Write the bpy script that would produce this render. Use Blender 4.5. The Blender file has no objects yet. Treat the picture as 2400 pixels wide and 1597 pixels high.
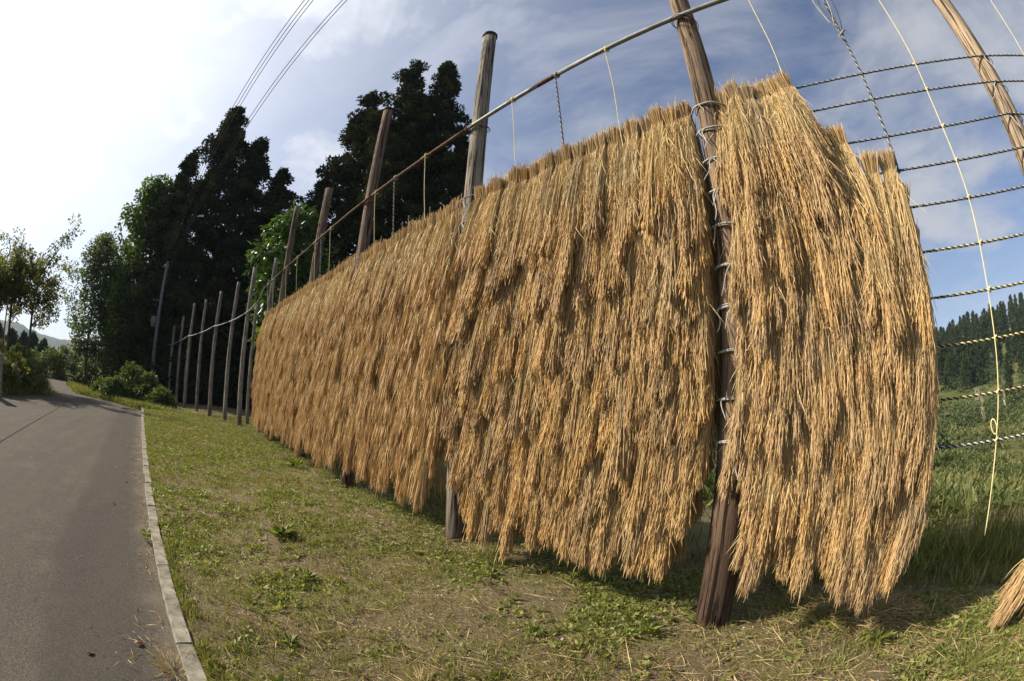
import bpy, math, random
import numpy as np
from mathutils import Matrix, Vector

random.seed(7)
RNG = np.random.default_rng(7)
rad = math.radians
scene = bpy.context.scene
COL = scene.collection

# World frame: X runs along the row of posts (away to the far left of the picture), Y points from the
# row towards the road, Z is up.  The photographer stands at the origin with the lens 1.5 m up.
# ------------------------------------------------------------------ camera
PITCH, ROLL, AZ = rad(8.13), rad(-2.41), rad(42.59)
cam = bpy.data.cameras.new('camera')
cam.type = 'PANO'
cam.sensor_width = 36.0
cam.sensor_fit = 'HORIZONTAL'
cam.clip_start, cam.clip_end = 0.05, 6000
for holder in (cam, getattr(cam, 'cycles', None)):
    if holder is not None and hasattr(holder, 'panorama_type'):
        holder.panorama_type = 'FISHEYE_EQUISOLID'
        holder.fisheye_lens = 16.0
        holder.fisheye_fov = math.pi
cam_ob = bpy.data.objects.new('camera', cam)
COL.objects.link(cam_ob)
up = np.array([-math.sin(ROLL) * math.cos(PITCH), math.cos(ROLL) * math.cos(PITCH), math.sin(PITCH)])
fw = np.array([0, 0, 1.0]) - up * up[2]
fw /= np.linalg.norm(fw)
rt = np.cross(up, fw)
Fw = np.array([math.cos(AZ), -math.sin(AZ), 0])
Rt = np.array([-math.sin(AZ), -math.cos(AZ), 0])
Uz = np.array([0, 0, 1.0])
ax = [rt[i] * Rt + fw[i] * Fw + up[i] * Uz for i in range(3)]
M = Matrix.Identity(4)
for r in range(3):
    M[r][0], M[r][1], M[r][2] = ax[0][r], ax[1][r], -ax[2][r]
M[0][3], M[1][3], M[2][3] = 0, 0, 1.5
cam_ob.matrix_world = M
scene.camera = cam_ob

# ------------------------------------------------------------------ sky, sun, exposure
SUN_EL, SUN_AZ = rad(36), rad(43)          # azimuth measured from +X towards +Y
S = Vector((math.cos(SUN_EL) * math.cos(SUN_AZ), math.cos(SUN_EL) * math.sin(SUN_AZ), math.sin(SUN_EL)))
SKY_STRENGTH = 0.076
HAZE = 0.00022
world = bpy.data.worlds.new('World')
scene.world = world
world.use_nodes = True
wt = world.node_tree
wt.nodes.clear()


class NT:
    """small helper for node trees"""
    def __init__(s, tree): s.t = tree
    def n(s, kind, ins=None, **props):
        nd = s.t.nodes.new(kind)
        for k, v in props.items(): setattr(nd, k, v)
        for k, v in (ins or {}).items():
            sock = nd.inputs[k]
            if hasattr(v, 'is_linked'): s.t.links.new(v, sock)
            else: sock.default_value = v
        return nd
    def math(s, op, a, b=0.0, c=None, clamp=False):
        ins = {0: a, 1: b}
        if c is not None: ins[2] = c
        return s.n('ShaderNodeMath', ins, operation=op, use_clamp=clamp).outputs[0]
    def mix(s, f, a, b, mode='MIX'):
        nd = s.n('ShaderNodeMix', {}, data_type='RGBA', blend_type=mode, clamp_factor=True)
        for k, v in ((0, f), (6, a), (7, b)):
            if hasattr(v, 'is_linked'): s.t.links.new(v, nd.inputs[k])
            else: nd.inputs[k].default_value = v if not isinstance(v, tuple) else (*v, 1)[:4]
        return nd.outputs[2]
    def noise(s, vec, scale, detail=4, rough=0.55, dist=0.0):
        return s.n('ShaderNodeTexNoise', {'Vector': vec, 'Scale': scale, 'Detail': detail, 'Roughness': rough, 'Distortion': dist}).outputs[0]
    def ramp(s, f, stops, interp='LINEAR'):
        nd = s.n('ShaderNodeValToRGB', {0: f})
        nd.color_ramp.interpolation = interp
        el = nd.color_ramp.elements
        while len(el) < len(stops): el.new(0.5)
        for e, (p, c) in zip(el, stops):
            e.position = p
            e.color = (*c, 1) if isinstance(c, tuple) else (c, c, c, 1)
        return nd.outputs[0]
    def smooth(s, v, lo, hi):
        return s.n('ShaderNodeMapRange', {0: v, 1: lo, 2: hi, 3: 0.0, 4: 1.0}, interpolation_type='SMOOTHSTEP').outputs[0]


w = NT(wt)
sky = w.n('ShaderNodeTexSky', sky_type='NISHITA', sun_disc=False, sun_elevation=SUN_EL,
          sun_rotation=math.pi / 2 - SUN_AZ, air_density=1.0, dust_density=1.2, ozone_density=1.0, altitude=200)
dirv = w.n('ShaderNodeTexCoord').outputs['Generated']
sep = w.n('ShaderNodeSeparateXYZ', {0: dirv})
zz = w.math('ADD', w.math('MAXIMUM', sep.outputs[2], 0.0), 0.22)
flat = w.n('ShaderNodeCombineXYZ', {0: w.math('DIVIDE', sep.outputs[0], zz), 1: w.math('DIVIDE', sep.outputs[1], zz), 2: 0.0}).outputs[0]
shift = w.n('ShaderNodeMapping', {0: flat, 1: (7.3, 2.2, 0.0), 2: (0, 0, 1.2), 3: (1.0, 1.25, 1.0)}).outputs[0]
n1 = w.noise(shift, 1.15, 6, 0.55, 0.25)
n2 = w.noise(shift, 3.1, 6, 0.6, 0.5)
cl = w.math('ADD', w.math('MULTIPLY', n1, 0.72), w.math('MULTIPLY', n2, 0.28))
mask = w.smooth(cl, 0.43, 0.66)
dot = w.n('ShaderNodeVectorMath', {0: dirv, 1: tuple(S)}, operation='DOT_PRODUCT').outputs['Value']
d01 = w.math('MAXIMUM', w.math('MULTIPLY_ADD', dot, 0.5, 0.5), 0.0)
veil = w.math('POWER', d01, 4.2)
veil2 = w.math('MULTIPLY', veil, w.math('MULTIPLY_ADD', n2, 0.5, 0.62))
n3 = w.noise(w.n('ShaderNodeMapping', {0: flat, 2: (0, 0, 0.7), 3: (0.8, 1.5, 1.0)}).outputs[0], 1.9, 7, 0.6, 0.5)
low = w.math('MULTIPLY', w.math('POWER', w.math('SUBTRACT', 1.0, w.math('MAXIMUM', sep.outputs[2], 0.0)), 3.0), w.math('MULTIPLY_ADD', n2, 0.55, 0.22))
thin = w.math('MAXIMUM', low, w.math('MULTIPLY_ADD', w.smooth(n3, 0.36, 0.72), 0.46, 0.05))
cov = w.math('MAXIMUM', w.math('MAXIMUM', w.math('MULTIPLY', mask, 0.85), thin), w.math('MINIMUM', veil2, 0.97))
cbright = w.math('MULTIPLY_ADD', w.math('POWER', d01, 4.4), 7.0, 4.9)
ccol = w.n('ShaderNodeVectorMath', {0: (0.97, 0.99, 1.04), 'Scale': cbright}, operation='SCALE').outputs[0]
skyc = w.n('ShaderNodeVectorMath', {0: sky.outputs[0], 1: (0.74, 0.85, 1.04)}, operation='MULTIPLY').outputs[0]
mixed = w.mix(cov, skyc, ccol)
bg = w.n('ShaderNodeBackground', {0: mixed, 1: SKY_STRENGTH})
wo = w.n('ShaderNodeOutputWorld', {0: bg.outputs[0]})

sun = bpy.data.lights.new('sun', 'SUN')
sun.energy, sun.angle, sun.color = 5.0, rad(0.6), (1.0, 0.9, 0.74)
sun_ob = bpy.data.objects.new('sun', sun)
sun_ob.rotation_euler = S.to_track_quat('Z', 'Y').to_euler()
sun_ob.location = S * 60
COL.objects.link(sun_ob)
scene.view_settings.view_transform = 'Standard'
scene.view_settings.look = 'None'
scene.view_settings.gamma = 1
scene.view_settings.use_curve_mapping = False
scene.view_settings.exposure = 0.72
scene.render.engine = 'CYCLES'
scene.cycles.max_bounces = 6
scene.cycles.diffuse_bounces = 3
scene.cycles.use_denoising = True


# ------------------------------------------------------------------ materials
def material(name, rough=0.8, spec=0.3):
    m = bpy.data.materials.new(name)
    m.use_nodes = True
    t = NT(m.node_tree)
    b = m.node_tree.nodes['Principled BSDF']
    b.inputs['Roughness'].default_value = rough
    b.inputs['Specular IOR Level'].default_value = spec
    return m, t, b


def link(t, a, b): t.t.links.new(a, b)


def bump(t, b, h, strength=0.5, dist=0.01):
    nd = t.n('ShaderNodeBump', {'Height': h, 'Strength': strength, 'Distance': dist})
    link(t, nd.outputs[0], b.inputs['Normal'])


def attr(t, name): return t.n('ShaderNodeAttribute', attribute_name=name).outputs['Fac']
def obco(t): return t.n('ShaderNodeTexCoord').outputs['Object']


def plain(name, c, rough=0.7, spec=0.3, var=0.25, scale=20, metal=0.0):
    m, t, b = material(name, rough, spec)
    b.inputs['Metallic'].default_value = metal
    n = t.noise(obco(t), scale, 5)
    lo = tuple(x * (1 - var) for x in c); hi = tuple(min(1, x * (1 + var)) for x in c)
    link(t, t.ramp(n, [(0.3, lo), (0.7, hi)]), b.inputs['Base Color'])
    return m


def leafy(name, ca, cb, cc, trans=0.3, rough=0.55, spec=0.25):
    """leaf material: colour varies from leaf to leaf (attribute var) and tree to tree"""
    m, t, b = material(name, rough, spec)
    v = attr(t, 'var')
    c = t.ramp(v, [(0.0, ca), (0.55, cb), (1.0, cc)])
    link(t, c, b.inputs['Base Color'])
    tr = t.n('ShaderNodeBsdfTranslucent', {0: t.mix(1.0, c, (1.6, 1.7, 0.7), 'MULTIPLY')})
    mx = t.n('ShaderNodeMixShader', {0: trans, 1: b.outputs[0], 2: tr.outputs[0]})
    link(t, mx.outputs[0], m.node_tree.nodes['Material Output'].inputs[0])
    return m


def straw_material(name='rice_straw', sat=.88, val=.84):
    m, t, b = material(name, 0.6, 0.25)
    v, e = attr(t, 'var'), attr(t, 'ear')
    oi = t.n('ShaderNodeObjectInfo').outputs['Random']
    stalk = t.ramp(v, [(0.0, (0.34, 0.225, 0.085)), (0.3, (0.55, 0.385, 0.16)), (0.75, (0.68, 0.5, 0.235)), (1.0, (0.6, 0.475, 0.215))])
    ear = t.ramp(v, [(0.0, (0.36, 0.21, 0.075)), (0.5, (0.56, 0.355, 0.135)), (1.0, (0.68, 0.46, 0.2))])
    c = t.mix(e, stalk, ear)
    hs = t.n('ShaderNodeHueSaturation', {'Hue': 0.5, 'Saturation': t.math('MULTIPLY_ADD', oi, 0.14, sat), 'Value': t.math('MULTIPLY_ADD', oi, 0.3, val), 'Color': c}).outputs[0]
    n = t.noise(obco(t), 240, 2)
    c2 = t.mix(t.math('MULTIPLY', n, 0.5), hs, t.mix(1.0, hs, (0.55, 0.5, 0.42), 'MULTIPLY'))
    link(t, c2, b.inputs['Base Color'])
    tr = t.n('ShaderNodeBsdfTranslucent', {0: c2})
    mx = t.n('ShaderNodeMixShader', {0: 0.16, 1: b.outputs[0], 2: tr.outputs[0]})
    link(t, mx.outputs[0], m.node_tree.nodes['Material Output'].inputs[0])
    return m


def wood_material(name, top, mid, foot, foot_h=1.3, grain=1.0):
    m, t, b = material(name, 0.85, 0.15)
    co = obco(t)
    st = t.n('ShaderNodeMapping', {0: co, 3: (26 * grain, 26 * grain, 1.1)}).outputs[0]
    g = t.noise(st, 1.6, 8, 0.68, 0.6)
    st2 = t.n('ShaderNodeMapping', {0: co, 3: (60, 60, 3.0)}).outputs[0]
    g2 = t.noise(st2, 1.5, 5, 0.6, 0.2)
    z = t.n('ShaderNodeSeparateXYZ', {0: co}).outputs[2]
    blot = t.noise(co, 2.6, 4)
    base = t.mix(t.smooth(blot, 0.35, 0.7), top, mid)
    zf = t.math('ADD', t.math('MULTIPLY', z, 1.0 / foot_h), t.math('MULTIPLY_ADD', blot, 0.9, -0.45))
    base = t.mix(t.smooth(zf, 0.25, 1.25), foot, base)
    dark = t.mix(1.0, base, (0.13, 0.11, 0.1), 'MULTIPLY')
    c = t.mix(t.smooth(g, 0.41, 0.53), dark, base)
    c = t.mix(t.math('MULTIPLY', t.smooth(g2, 0.35, 0.7), 0.5), c, t.mix(1.0, c, (1.5, 1.42, 1.3), 'MULTIPLY'))
    link(t, c, b.inputs['Base Color'])
    bump(t, b, t.math('ADD', g, t.math('MULTIPLY', g2, 0.4)), 0.9, 0.012)
    return m


def asphalt_material():
    m, t, b = material('asphalt', 0.95, 0.08)
    co = obco(t)
    n0 = t.noise(co, 0.5, 5, 0.55)
    n1 = t.noise(co, 2.4, 5, 0.6)
    st = t.n('ShaderNodeMapping', {0: co, 2: (0, 0, -0.09), 3: (0.25, 2.4, 1)}).outputs[0]
    tyre = t.noise(st, 1.0, 3)
    v = t.n('ShaderNodeTexVoronoi', {'Vector': co, 'Scale': 160.0}).outputs['Color']
    vb = t.n('ShaderNodeSeparateColor', {0: v}).outputs[0]
    f = t.noise(co, 330, 2)
    c = t.mix(n0, (0.068, 0.059, 0.048), (0.1, 0.088, 0.071))
    c = t.mix(t.math('MULTIPLY', t.smooth(tyre, 0.42, 0.62), 0.4), c, (0.06, 0.054, 0.049))
    c = t.mix(t.math('MULTIPLY', t.smooth(n1, 0.5, 0.78), 0.35), c, (0.14, 0.12, 0.092))
    c = t.mix(t.smooth(vb, 0.86, 1.0), c, (0.16, 0.14, 0.115))
    c = t.mix(t.smooth(vb, 0.28, 0.02), c, (0.035, 0.032, 0.03))
    # dusty margin beside the kerb
    sp = t.n('ShaderNodeSeparateXYZ', {0: co})
    dist = t.math('SUBTRACT', t.math('SUBTRACT', sp.outputs[1], t.math('MULTIPLY', sp.outputs[0], 0.09)), -0.13)
    edge = t.math('MULTIPLY', t.smooth(t.math('ADD', dist, t.math('MULTIPLY_ADD', n1, 0.9, -0.3)), 0.5, 0.05), 0.6)
    c = t.mix(edge, c, (0.16, 0.13, 0.09))
    band = t.math('MULTIPLY', t.smooth(t.math('ADD', dist, t.math('MULTIPLY_ADD', n1, .25, -.12)), 0.15, 0.4), t.smooth(t.math('ADD', dist, t.math('MULTIPLY_ADD', n0, .5, -.25)), 1.15, 0.95))
    c = t.mix(t.math('MULTIPLY', band, .45), c, (0.045, 0.04, 0.036))
    wv = t.n('ShaderNodeVectorMath', {0: co, 1: t.n('ShaderNodeVectorMath', {0: t.n('ShaderNodeTexNoise', {'Vector': co, 'Scale': 1.5, 'Detail': 5}).outputs[1], 'Scale': .9}, operation='SCALE').outputs[0]}, operation='ADD').outputs[0]
    ck = t.n('ShaderNodeTexVoronoi', {'Vector': wv, 'Scale': 0.28}, feature='DISTANCE_TO_EDGE').outputs['Distance']
    c = t.mix(t.math('MULTIPLY', t.smooth(ck, 0.003, 0.001), .22), c, (0.03, 0.026, 0.022))
    link(t, c, b.inputs['Base Color'])
    bump(t, b, t.math('ADD', vb, f), 0.5, 0.004)
    return m


def soil_material():
    m, t, b = material('verge_soil', 0.95, 0.1)
    co = obco(t)
    n0 = t.noise(co, 0.9, 5, 0.6)
    n1 = t.noise(co, 5.5, 6, 0.65)
    n2 = t.noise(co, 38, 5, 0.7)
    st = t.n('ShaderNodeMapping', {0: co, 2: (0, 0, 0.5), 3: (14, 90, 1)}).outputs[0]
    fib = t.noise(st, 1.0, 4, 0.6, 1.2)
    st = t.n('ShaderNodeMapping', {0: co, 2: (0, 0, -0.9), 3: (16, 85, 1)}).outputs[0]
    fib2 = t.noise(st, 1.0, 4, 0.6, 1.2)
    c = t.mix(n1, (0.075, 0.057, 0.034), (0.18, 0.14, 0.078))
    n3 = t.noise(co, 95, 4, 0.75)
    c = t.mix(t.smooth(n3, .5, .33), c, (0.035, 0.026, 0.017))
    c = t.mix(t.math('MULTIPLY', t.smooth(n2, 0.4, 0.75), 0.7), c, (0.21, 0.165, 0.105))
    straw = t.math('MULTIPLY', t.smooth(t.math('MAXIMUM', fib, fib2), 0.56, 0.7), t.smooth(n0, 0.3, 0.55))
    c = t.mix(straw, c, (0.42, 0.33, 0.17))
    moss = t.math('MULTIPLY', t.smooth(t.math('ADD', n0, t.math('MULTIPLY', n1, 0.6)), 0.75, 0.95), 0.75)
    c = t.mix(moss, c, t.mix(n2, (0.06, 0.066, 0.018), (0.17, 0.165, 0.052)))
    link(t, c, b.inputs['Base Color'])
    bump(t, b, t.math('ADD', n2, t.math('MULTIPLY', fib, 0.6)), 1.0, 0.02)
    return m


def meadow_material():
    m, t, b = material('meadow', 0.95, 0.1)
    co = obco(t)
    n0 = t.noise(co, 0.06, 6, 0.6)
    n1 = t.noise(co, 0.7, 6, 0.65)
    n2 = t.noise(co, 6, 5, 0.7)
    c = t.mix(n1, (0.055, 0.075, 0.02), (0.13, 0.145, 0.045))
    c = t.mix(t.math('MULTIPLY', t.smooth(n0, 0.5, 0.66), 0.8), c, (0.2, 0.165, 0.07))
    c = t.mix(t.math('MULTIPLY', t.smooth(n2, 0.45, 0.8), 0.5), c, (0.03, 0.05, 0.013))
    link(t, c, b.inputs['Base Color'])
    bump(t, b, t.math('ADD', n2, n1), 1.0, 0.25)
    return m


MAT = dict(
    straw=straw_material(),
    pale_straw=straw_material('pale_rice_straw', .85, .89),
    wood=wood_material('weathered_wood', (0.25, 0.175, 0.115), (0.155, 0.115, 0.085), (0.078, 0.05, 0.035)),
    pale_wood=wood_material('pale_wood', (0.38, 0.29, 0.2), (0.3, 0.235, 0.17), (0.3, 0.18, 0.1), 0.5),
    grey_wood=wood_material('grey_wood', (0.25, 0.22, 0.18), (0.17, 0.15, 0.125), (0.13, 0.1, 0.08), 0.6),
    red_wood=wood_material('brown_wood', (0.175, 0.125, 0.09), (0.12, 0.085, 0.065), (0.1, 0.06, 0.042), 0.8),
    concrete=plain('old_concrete', (0.2, 0.182, 0.145), 0.95, 0.08, 0.45, 11),
    pole=plain('pole_concrete', (0.15, 0.15, 0.145), 0.85, 0.2, 0.2, 4),
    pipe=plain('galvanised_pipe', (0.22, 0.225, 0.215), 0.6, 0.3, 0.3, 9, 0.2),
    rust=plain('rusty_pipe', (0.1, 0.055, 0.035), 0.85, 0.2, 0.5, 14),
    black=plain('black_rubber', (0.02, 0.02, 0.02), 0.6, 0.3, 0.3),
    cord_white=plain('white_cord', (0.42, 0.4, 0.36), 0.8, 0.2, 0.2, 40),
    cord_grey=plain('grey_cord', (0.32, 0.31, 0.27), 0.85, 0.2, 0.35, 40),
    cord_black=plain('black_cord', (0.025, 0.025, 0.03), 0.7, 0.3, 0.3),
    cord_yellow=plain('yellow_cord', (0.5, 0.44, 0.19), 0.8, 0.2, 0.4, 9),
    cord_faded=plain('faded_cord', (0.27, 0.265, 0.24), 0.8, 0.2, 0.3, 30),
    string=plain('pale_yellow_string', (0.72, 0.62, 0.33), 0.8, 0.2, 0.15, 30),
    wire=plain('wire', (0.035, 0.035, 0.04), 0.9, 0.1, 0.1),
    bark=wood_material('bark', (0.1, 0.08, 0.06), (0.07, 0.055, 0.042), (0.06, 0.05, 0.035), 1.0, 0.5),
    asphalt=asphalt_material(),
    soil=soil_material(),
    meadow=meadow_material(),
    tar=plain('tar', (0.045, 0.039, 0.032), 0.97, 0.02, 0.3, 3),
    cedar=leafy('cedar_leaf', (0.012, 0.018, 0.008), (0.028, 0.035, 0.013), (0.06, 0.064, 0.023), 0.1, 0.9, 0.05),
    hillcedar=leafy('hill_cedar_leaf', (0.02, 0.034, 0.014), (0.036, 0.055, 0.02), (0.06, 0.075, 0.028), 0.1, 0.9, 0.05),
    broad=leafy('broad_leaf', (0.03, 0.05, 0.012), (0.062, 0.098, 0.022), (0.13, 0.165, 0.04), 0.42),
    magnolia=leafy('magnolia_leaf', (0.02, 0.04, 0.009), (0.04, 0.078, 0.014), (0.09, 0.14, 0.028), 0.3, 0.4),
    birch=leafy('slender_leaf', (0.036, 0.055, 0.02), (0.066, 0.09, 0.03), (0.13, 0.145, 0.05), 0.38),
    cherry=leafy('autumn_leaf', (0.045, 0.058, 0.016), (0.1, 0.105, 0.026), (0.2, 0.155, 0.042), 0.45),
    shrub=leafy('shrub_leaf', (0.03, 0.05, 0.014), (0.06, 0.088, 0.022), (0.13, 0.16, 0.045), 0.32),
    weed=leafy('weed_leaf', (0.075, 0.095, 0.02), (0.175, 0.2, 0.045), (0.3, 0.3, 0.1), 0.3, 0.5),
    grass=leafy('grass_blade', (0.065, 0.08, 0.018), (0.185, 0.19, 0.05), (0.38, 0.33, 0.15), 0.25),
    drystraw=leafy('dry_straw', (0.2, 0.14, 0.06), (0.4, 0.3, 0.14), (0.55, 0.44, 0.24), 0.1),
    deadleaf=leafy('dead_leaf', (0.1, 0.045, 0.02), (0.2, 0.085, 0.035), (0.28, 0.14, 0.06), 0.1),
    meadowleaf=leafy('meadow_leaf', (0.045, 0.062, 0.018), (0.1, 0.122, 0.034), (0.23, 0.205, 0.085), 0.25),
    hillbroad=leafy('hill_broad_leaf', (0.03, 0.045, 0.015), (0.055, 0.078, 0.024), (0.105, 0.125, 0.04), 0.15),
    plume=leafy('plume', (0.3, 0.25, 0.16), (0.42, 0.36, 0.25), (0.5, 0.45, 0.33), 0.2),
    stone=plain('stone', (0.3, 0.29, 0.27), 0.85, 0.2, 0.3, 30),
    white=plain('white_wall', (0.72, 0.72, 0.7), 0.7, 0.3, 0.1, 1),
    slate=plain('slate_roof', (0.11, 0.12, 0.14), 0.6, 0.4, 0.2, 1),
    glass=plain('dark_glass', (0.03, 0.035, 0.04), 0.15, 0.6, 0.1),
    brownhill=plain('cut_earth', (0.3, 0.2, 0.12), 0.95, 0.1, 0.3, 0.6),
    redpole=plain('red_pole', (0.2, 0.05, 0.035), 0.6, 0.3, 0.3, 6),
)


# ------------------------------------------------------------------ geometry helpers
def mesh_np(name, V, Q, mats, var=None, ear=None, smooth=True):
    """mesh from vertices (n,3) and quads (m,4), all numpy"""
    me = bpy.data.meshes.new(name)
    V = np.ascontiguousarray(V, dtype=np.float32); Q = np.ascontiguousarray(Q, dtype=np.int32)
    k = Q.shape[1]
    me.vertices.add(len(V)); me.vertices.foreach_set('co', V.ravel())
    me.loops.add(Q.size); me.loops.foreach_set('vertex_index', Q.ravel())
    me.polygons.add(len(Q)); me.polygons.foreach_set('loop_start', np.arange(len(Q), dtype=np.int32) * k)
    me.polygons.foreach_set('use_smooth', np.full(len(Q), bool(smooth)))
    for nm, a in (('var', var), ('ear', ear)):
        if a is not None:
            at = me.attributes.new(nm, 'FLOAT', 'POINT')
            at.data.foreach_set('value', np.ascontiguousarray(a, dtype=np.float32))
    for m in (mats if isinstance(mats, (list, tuple)) else [mats]): me.materials.append(m)
    me.update(calc_edges=True)
    return me


class MB:
    """collects quads, then builds one mesh"""
    def __init__(s): s.V, s.Q, s.var, s.ear, s.n = [], [], [], [], 0
    def add(s, V, Q, var=0.5, ear=0.0):
        V = np.asarray(V, float).reshape(-1, 3); Q = np.asarray(Q, int)
        s.V.append(V); s.Q.append(Q + s.n); s.n += len(V)
        s.var.append(np.broadcast_to(var, len(V)).astype(float)); s.ear.append(np.broadcast_to(ear, len(V)).astype(float))
        return s
    def mesh(s, name, mat, smooth=True):
        return mesh_np(name, np.concatenate(s.V), np.concatenate(s.Q), mat, np.concatenate(s.var), np.concatenate(s.ear), smooth)
    def tube(s, P, R, sides=8, cap=True, var=0.5):
        P = np.asarray(P, float); n = len(P); R = np.broadcast_to(np.asarray(R, float), (n,) if np.ndim(R) < 2 else np.shape(R))
        T = np.gradient(P, axis=0); T /= np.linalg.norm(T, axis=1)[:, None] + 1e-12
        ref = np.array([0, 0, 1.0]) if abs(T[0, 2]) < 0.9 else np.array([1.0, 0, 0])
        A = np.cross(T, ref); A /= np.linalg.norm(A, axis=1)[:, None] + 1e-12
        for i in range(1, n):
            a = A[i - 1] - T[i] * (A[i - 1] @ T[i]); A[i] = a / (np.linalg.norm(a) + 1e-12)
        B = np.cross(T, A)
        th = np.arange(sides) * 2 * np.pi / sides
        RR = R[:, None] if R.ndim == 1 else R
        V = P[:, None, :] + (RR * np.cos(th))[..., None] * A[:, None, :] + (RR * np.sin(th))[..., None] * B[:, None, :]
        i, j = np.meshgrid(np.arange(n - 1), np.arange(sides), indexing='ij')
        a = i * sides + j; b = i * sides + (j + 1) % sides
        Q = np.stack([a, b, b + sides, a + sides], -1).reshape(-1, 4)
        V = V.reshape(-1, 3)
        if cap:
            c0, c1 = len(V), len(V) + 1
            V = np.concatenate([V, P[:1], P[-1:]])
            qs = []
            for j in range(0, sides, 2):
                j1, j2 = (j + 1) % sides, (j + 2) % sides
                qs.append([c0, j2, j1, j]); o = (n - 1) * sides
                qs.append([c1, o + j, o + j1, o + j2])
            Q = np.concatenate([Q, qs])
        return s.add(V, Q, var)
    def box(s, c, d, rot=0.0, var=0.5, jig=0.0):
        c = np.asarray(c, float); d = np.asarray(d, float) / 2
        V = np.array([[x, y, z] for x in (-1, 1) for y in (-1, 1) for z in (-1, 1)]) * d
        if jig: V = V + RNG.normal(0, jig, V.shape)
        cr, sr = math.cos(rot), math.sin(rot)
        V = np.stack([V[:, 0] * cr - V[:, 1] * sr, V[:, 0] * sr + V[:, 1] * cr, V[:, 2]], 1) + c
        return s.add(V, [[0, 1, 3, 2], [4, 6, 7, 5], [0, 4, 5, 1], [2, 3, 7, 6], [0, 2, 6, 4], [1, 5, 7, 3]], var)
    def leaves(s, C, D, L, W, var, fold=0.0):
        """n diamond leaves at C pointing along D, length L, width W"""
        n = len(C)
        D = D / (np.linalg.norm(D, axis=1)[:, None] + 1e-9)
        N = RNG.normal(size=(n, 3)); Sd = np.cross(D, N); Sd /= np.linalg.norm(Sd, axis=1)[:, None] + 1e-9
        N = np.cross(Sd, D)
        L = np.broadcast_to(L, n)[:, None]; W = np.broadcast_to(W, n)[:, None]
        mid = C + D * L * 0.45 + N * L * fold
        V = np.stack([C, mid + Sd * W / 2, C + D * L, mid - Sd * W / 2], 1).reshape(-1, 3)
        return s.add(V, np.arange(4 * n).reshape(n, 4), np.repeat(np.broadcast_to(var, n), 4))


def put(name, me, parent=None, loc=(0, 0, 0), rot=(0, 0, 0), **props):
    o = bpy.data.objects.new(name, me); COL.objects.link(o)
    o.location, o.rotation_euler = loc, rot
    if parent is not None: o.parent = parent
    for k, v in props.items(): o[k] = v
    return o


def thing(name, label, cat, loc=(0, 0, 0), rot=(0, 0, 0), group=None):
    o = put(name, None, None, loc, rot, label=label, category=cat)
    o.empty_display_size = 0.1
    if group: o['group'] = group
    return o


ORD = 'first second third fourth fifth sixth seventh eighth ninth tenth eleventh twelfth thirteenth fourteenth fifteenth sixteenth seventeenth eighteenth nineteenth twentieth twenty-first twenty-second twenty-third twenty-fourth twenty-fifth twenty-sixth twenty-seventh twenty-eighth'.split()


def sstep(x, a, b):
    t = np.clip((np.asarray(x, float) - a) / (b - a), 0, 1)
    return t * t * (3 - 2 * t)


def vnoise(x, y, seed=0):
    """smooth value noise in 2D, about 0..1"""
    def h(i, j):
        v = np.sin(i * 127.1 + j * 311.7 + seed * 74.7) * 43758.5453
        return v - np.floor(v)
    x, y = np.asarray(x, float), np.asarray(y, float)
    i, j = np.floor(x), np.floor(y); u, v = x - i, y - j
    u, v = u * u * (3 - 2 * u), v * v * (3 - 2 * v)
    return (h(i, j) * (1 - u) + h(i + 1, j) * u) * (1 - v) + (h(i, j + 1) * (1 - u) + h(i + 1, j + 1) * u) * v


def kerb_y(x): return -0.11 + 0.088 * np.asarray(x, float)     # centre line of the kerb


def terrain(x, y):
    x, y = np.asarray(x, float), np.asarray(y, float)
    s = -y - 4.4
    prof = np.interp(s, [0, 5, 30, 55, 85, 110, 150, 200, 300, 700, 3000], [0, -0.75, -4.4, -3.6, -0.6, 4.5, 15, 26, 40, 55, 80])
    wgt = 1 - sstep(x + 0.35 * y, -4, 14)
    az = np.degrees(np.arctan2(y, x))
    prof = np.where(s > 95, prof * np.interp(az, [-125, -113, -106, -98, -90], [1.5, 1.2, 1.0, .8, .7]), prof)
    return prof * wgt * (s > 0)


# ------------------------------------------------------------------ ground, road, kerb, hills
def build_ground():
    rr = np.concatenate([[0.0], np.geomspace(2, 2000, 90)])
    th = np.linspace(0, 2 * np.pi, 241)[:-1]
    R, T = np.meshgrid(rr, th, indexing='ij')
    x, y = R * np.cos(T), R * np.sin(T)
    z = terrain(x, y) - 0.25 + 0.5 * (vnoise(x * .08, y * .08) - .5) * sstep(-y, 8, 25) * sstep(R, 8, 40)
    z += 1.2 * (vnoise(x * .02, y * .02, 3) - .5) * sstep(R, 60, 200)
    V = np.stack([x, y, z], -1).reshape(-1, 3); nt = len(th)
    i, j = np.meshgrid(np.arange(len(rr) - 1), np.arange(nt), indexing='ij')
    a = i * nt + j; b = i * nt + (j + 1) % nt
    Q = np.stack([a, a + nt, b + nt, b], -1).reshape(-1, 4)
    put('ground', mesh_np('ground', V, Q, MAT['meadow']), kind='structure')


def grid_sheet(name, xs, ys_fn, nv, z_fn, mat, **props):
    xs = np.asarray(xs, float)
    V = []
    for x in xs:
        y0, y1 = ys_fn(x)
        yy = y0 + (y1 - y0) * np.linspace(0, 1, nv)
        V.append(np.stack([np.full(nv, x), yy, z_fn(np.full(nv, x), yy)], 1))
    V = np.concatenate(V); n = len(xs)
    i, j = np.meshgrid(np.arange(n - 1), np.arange(nv - 1), indexing='ij')
    a = i * nv + j
    Q = np.stack([a, a + nv, a + nv + 1, a + 1], -1).reshape(-1, 4)
    return put(name, mesh_np(name, V, Q, mat), **props)


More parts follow.
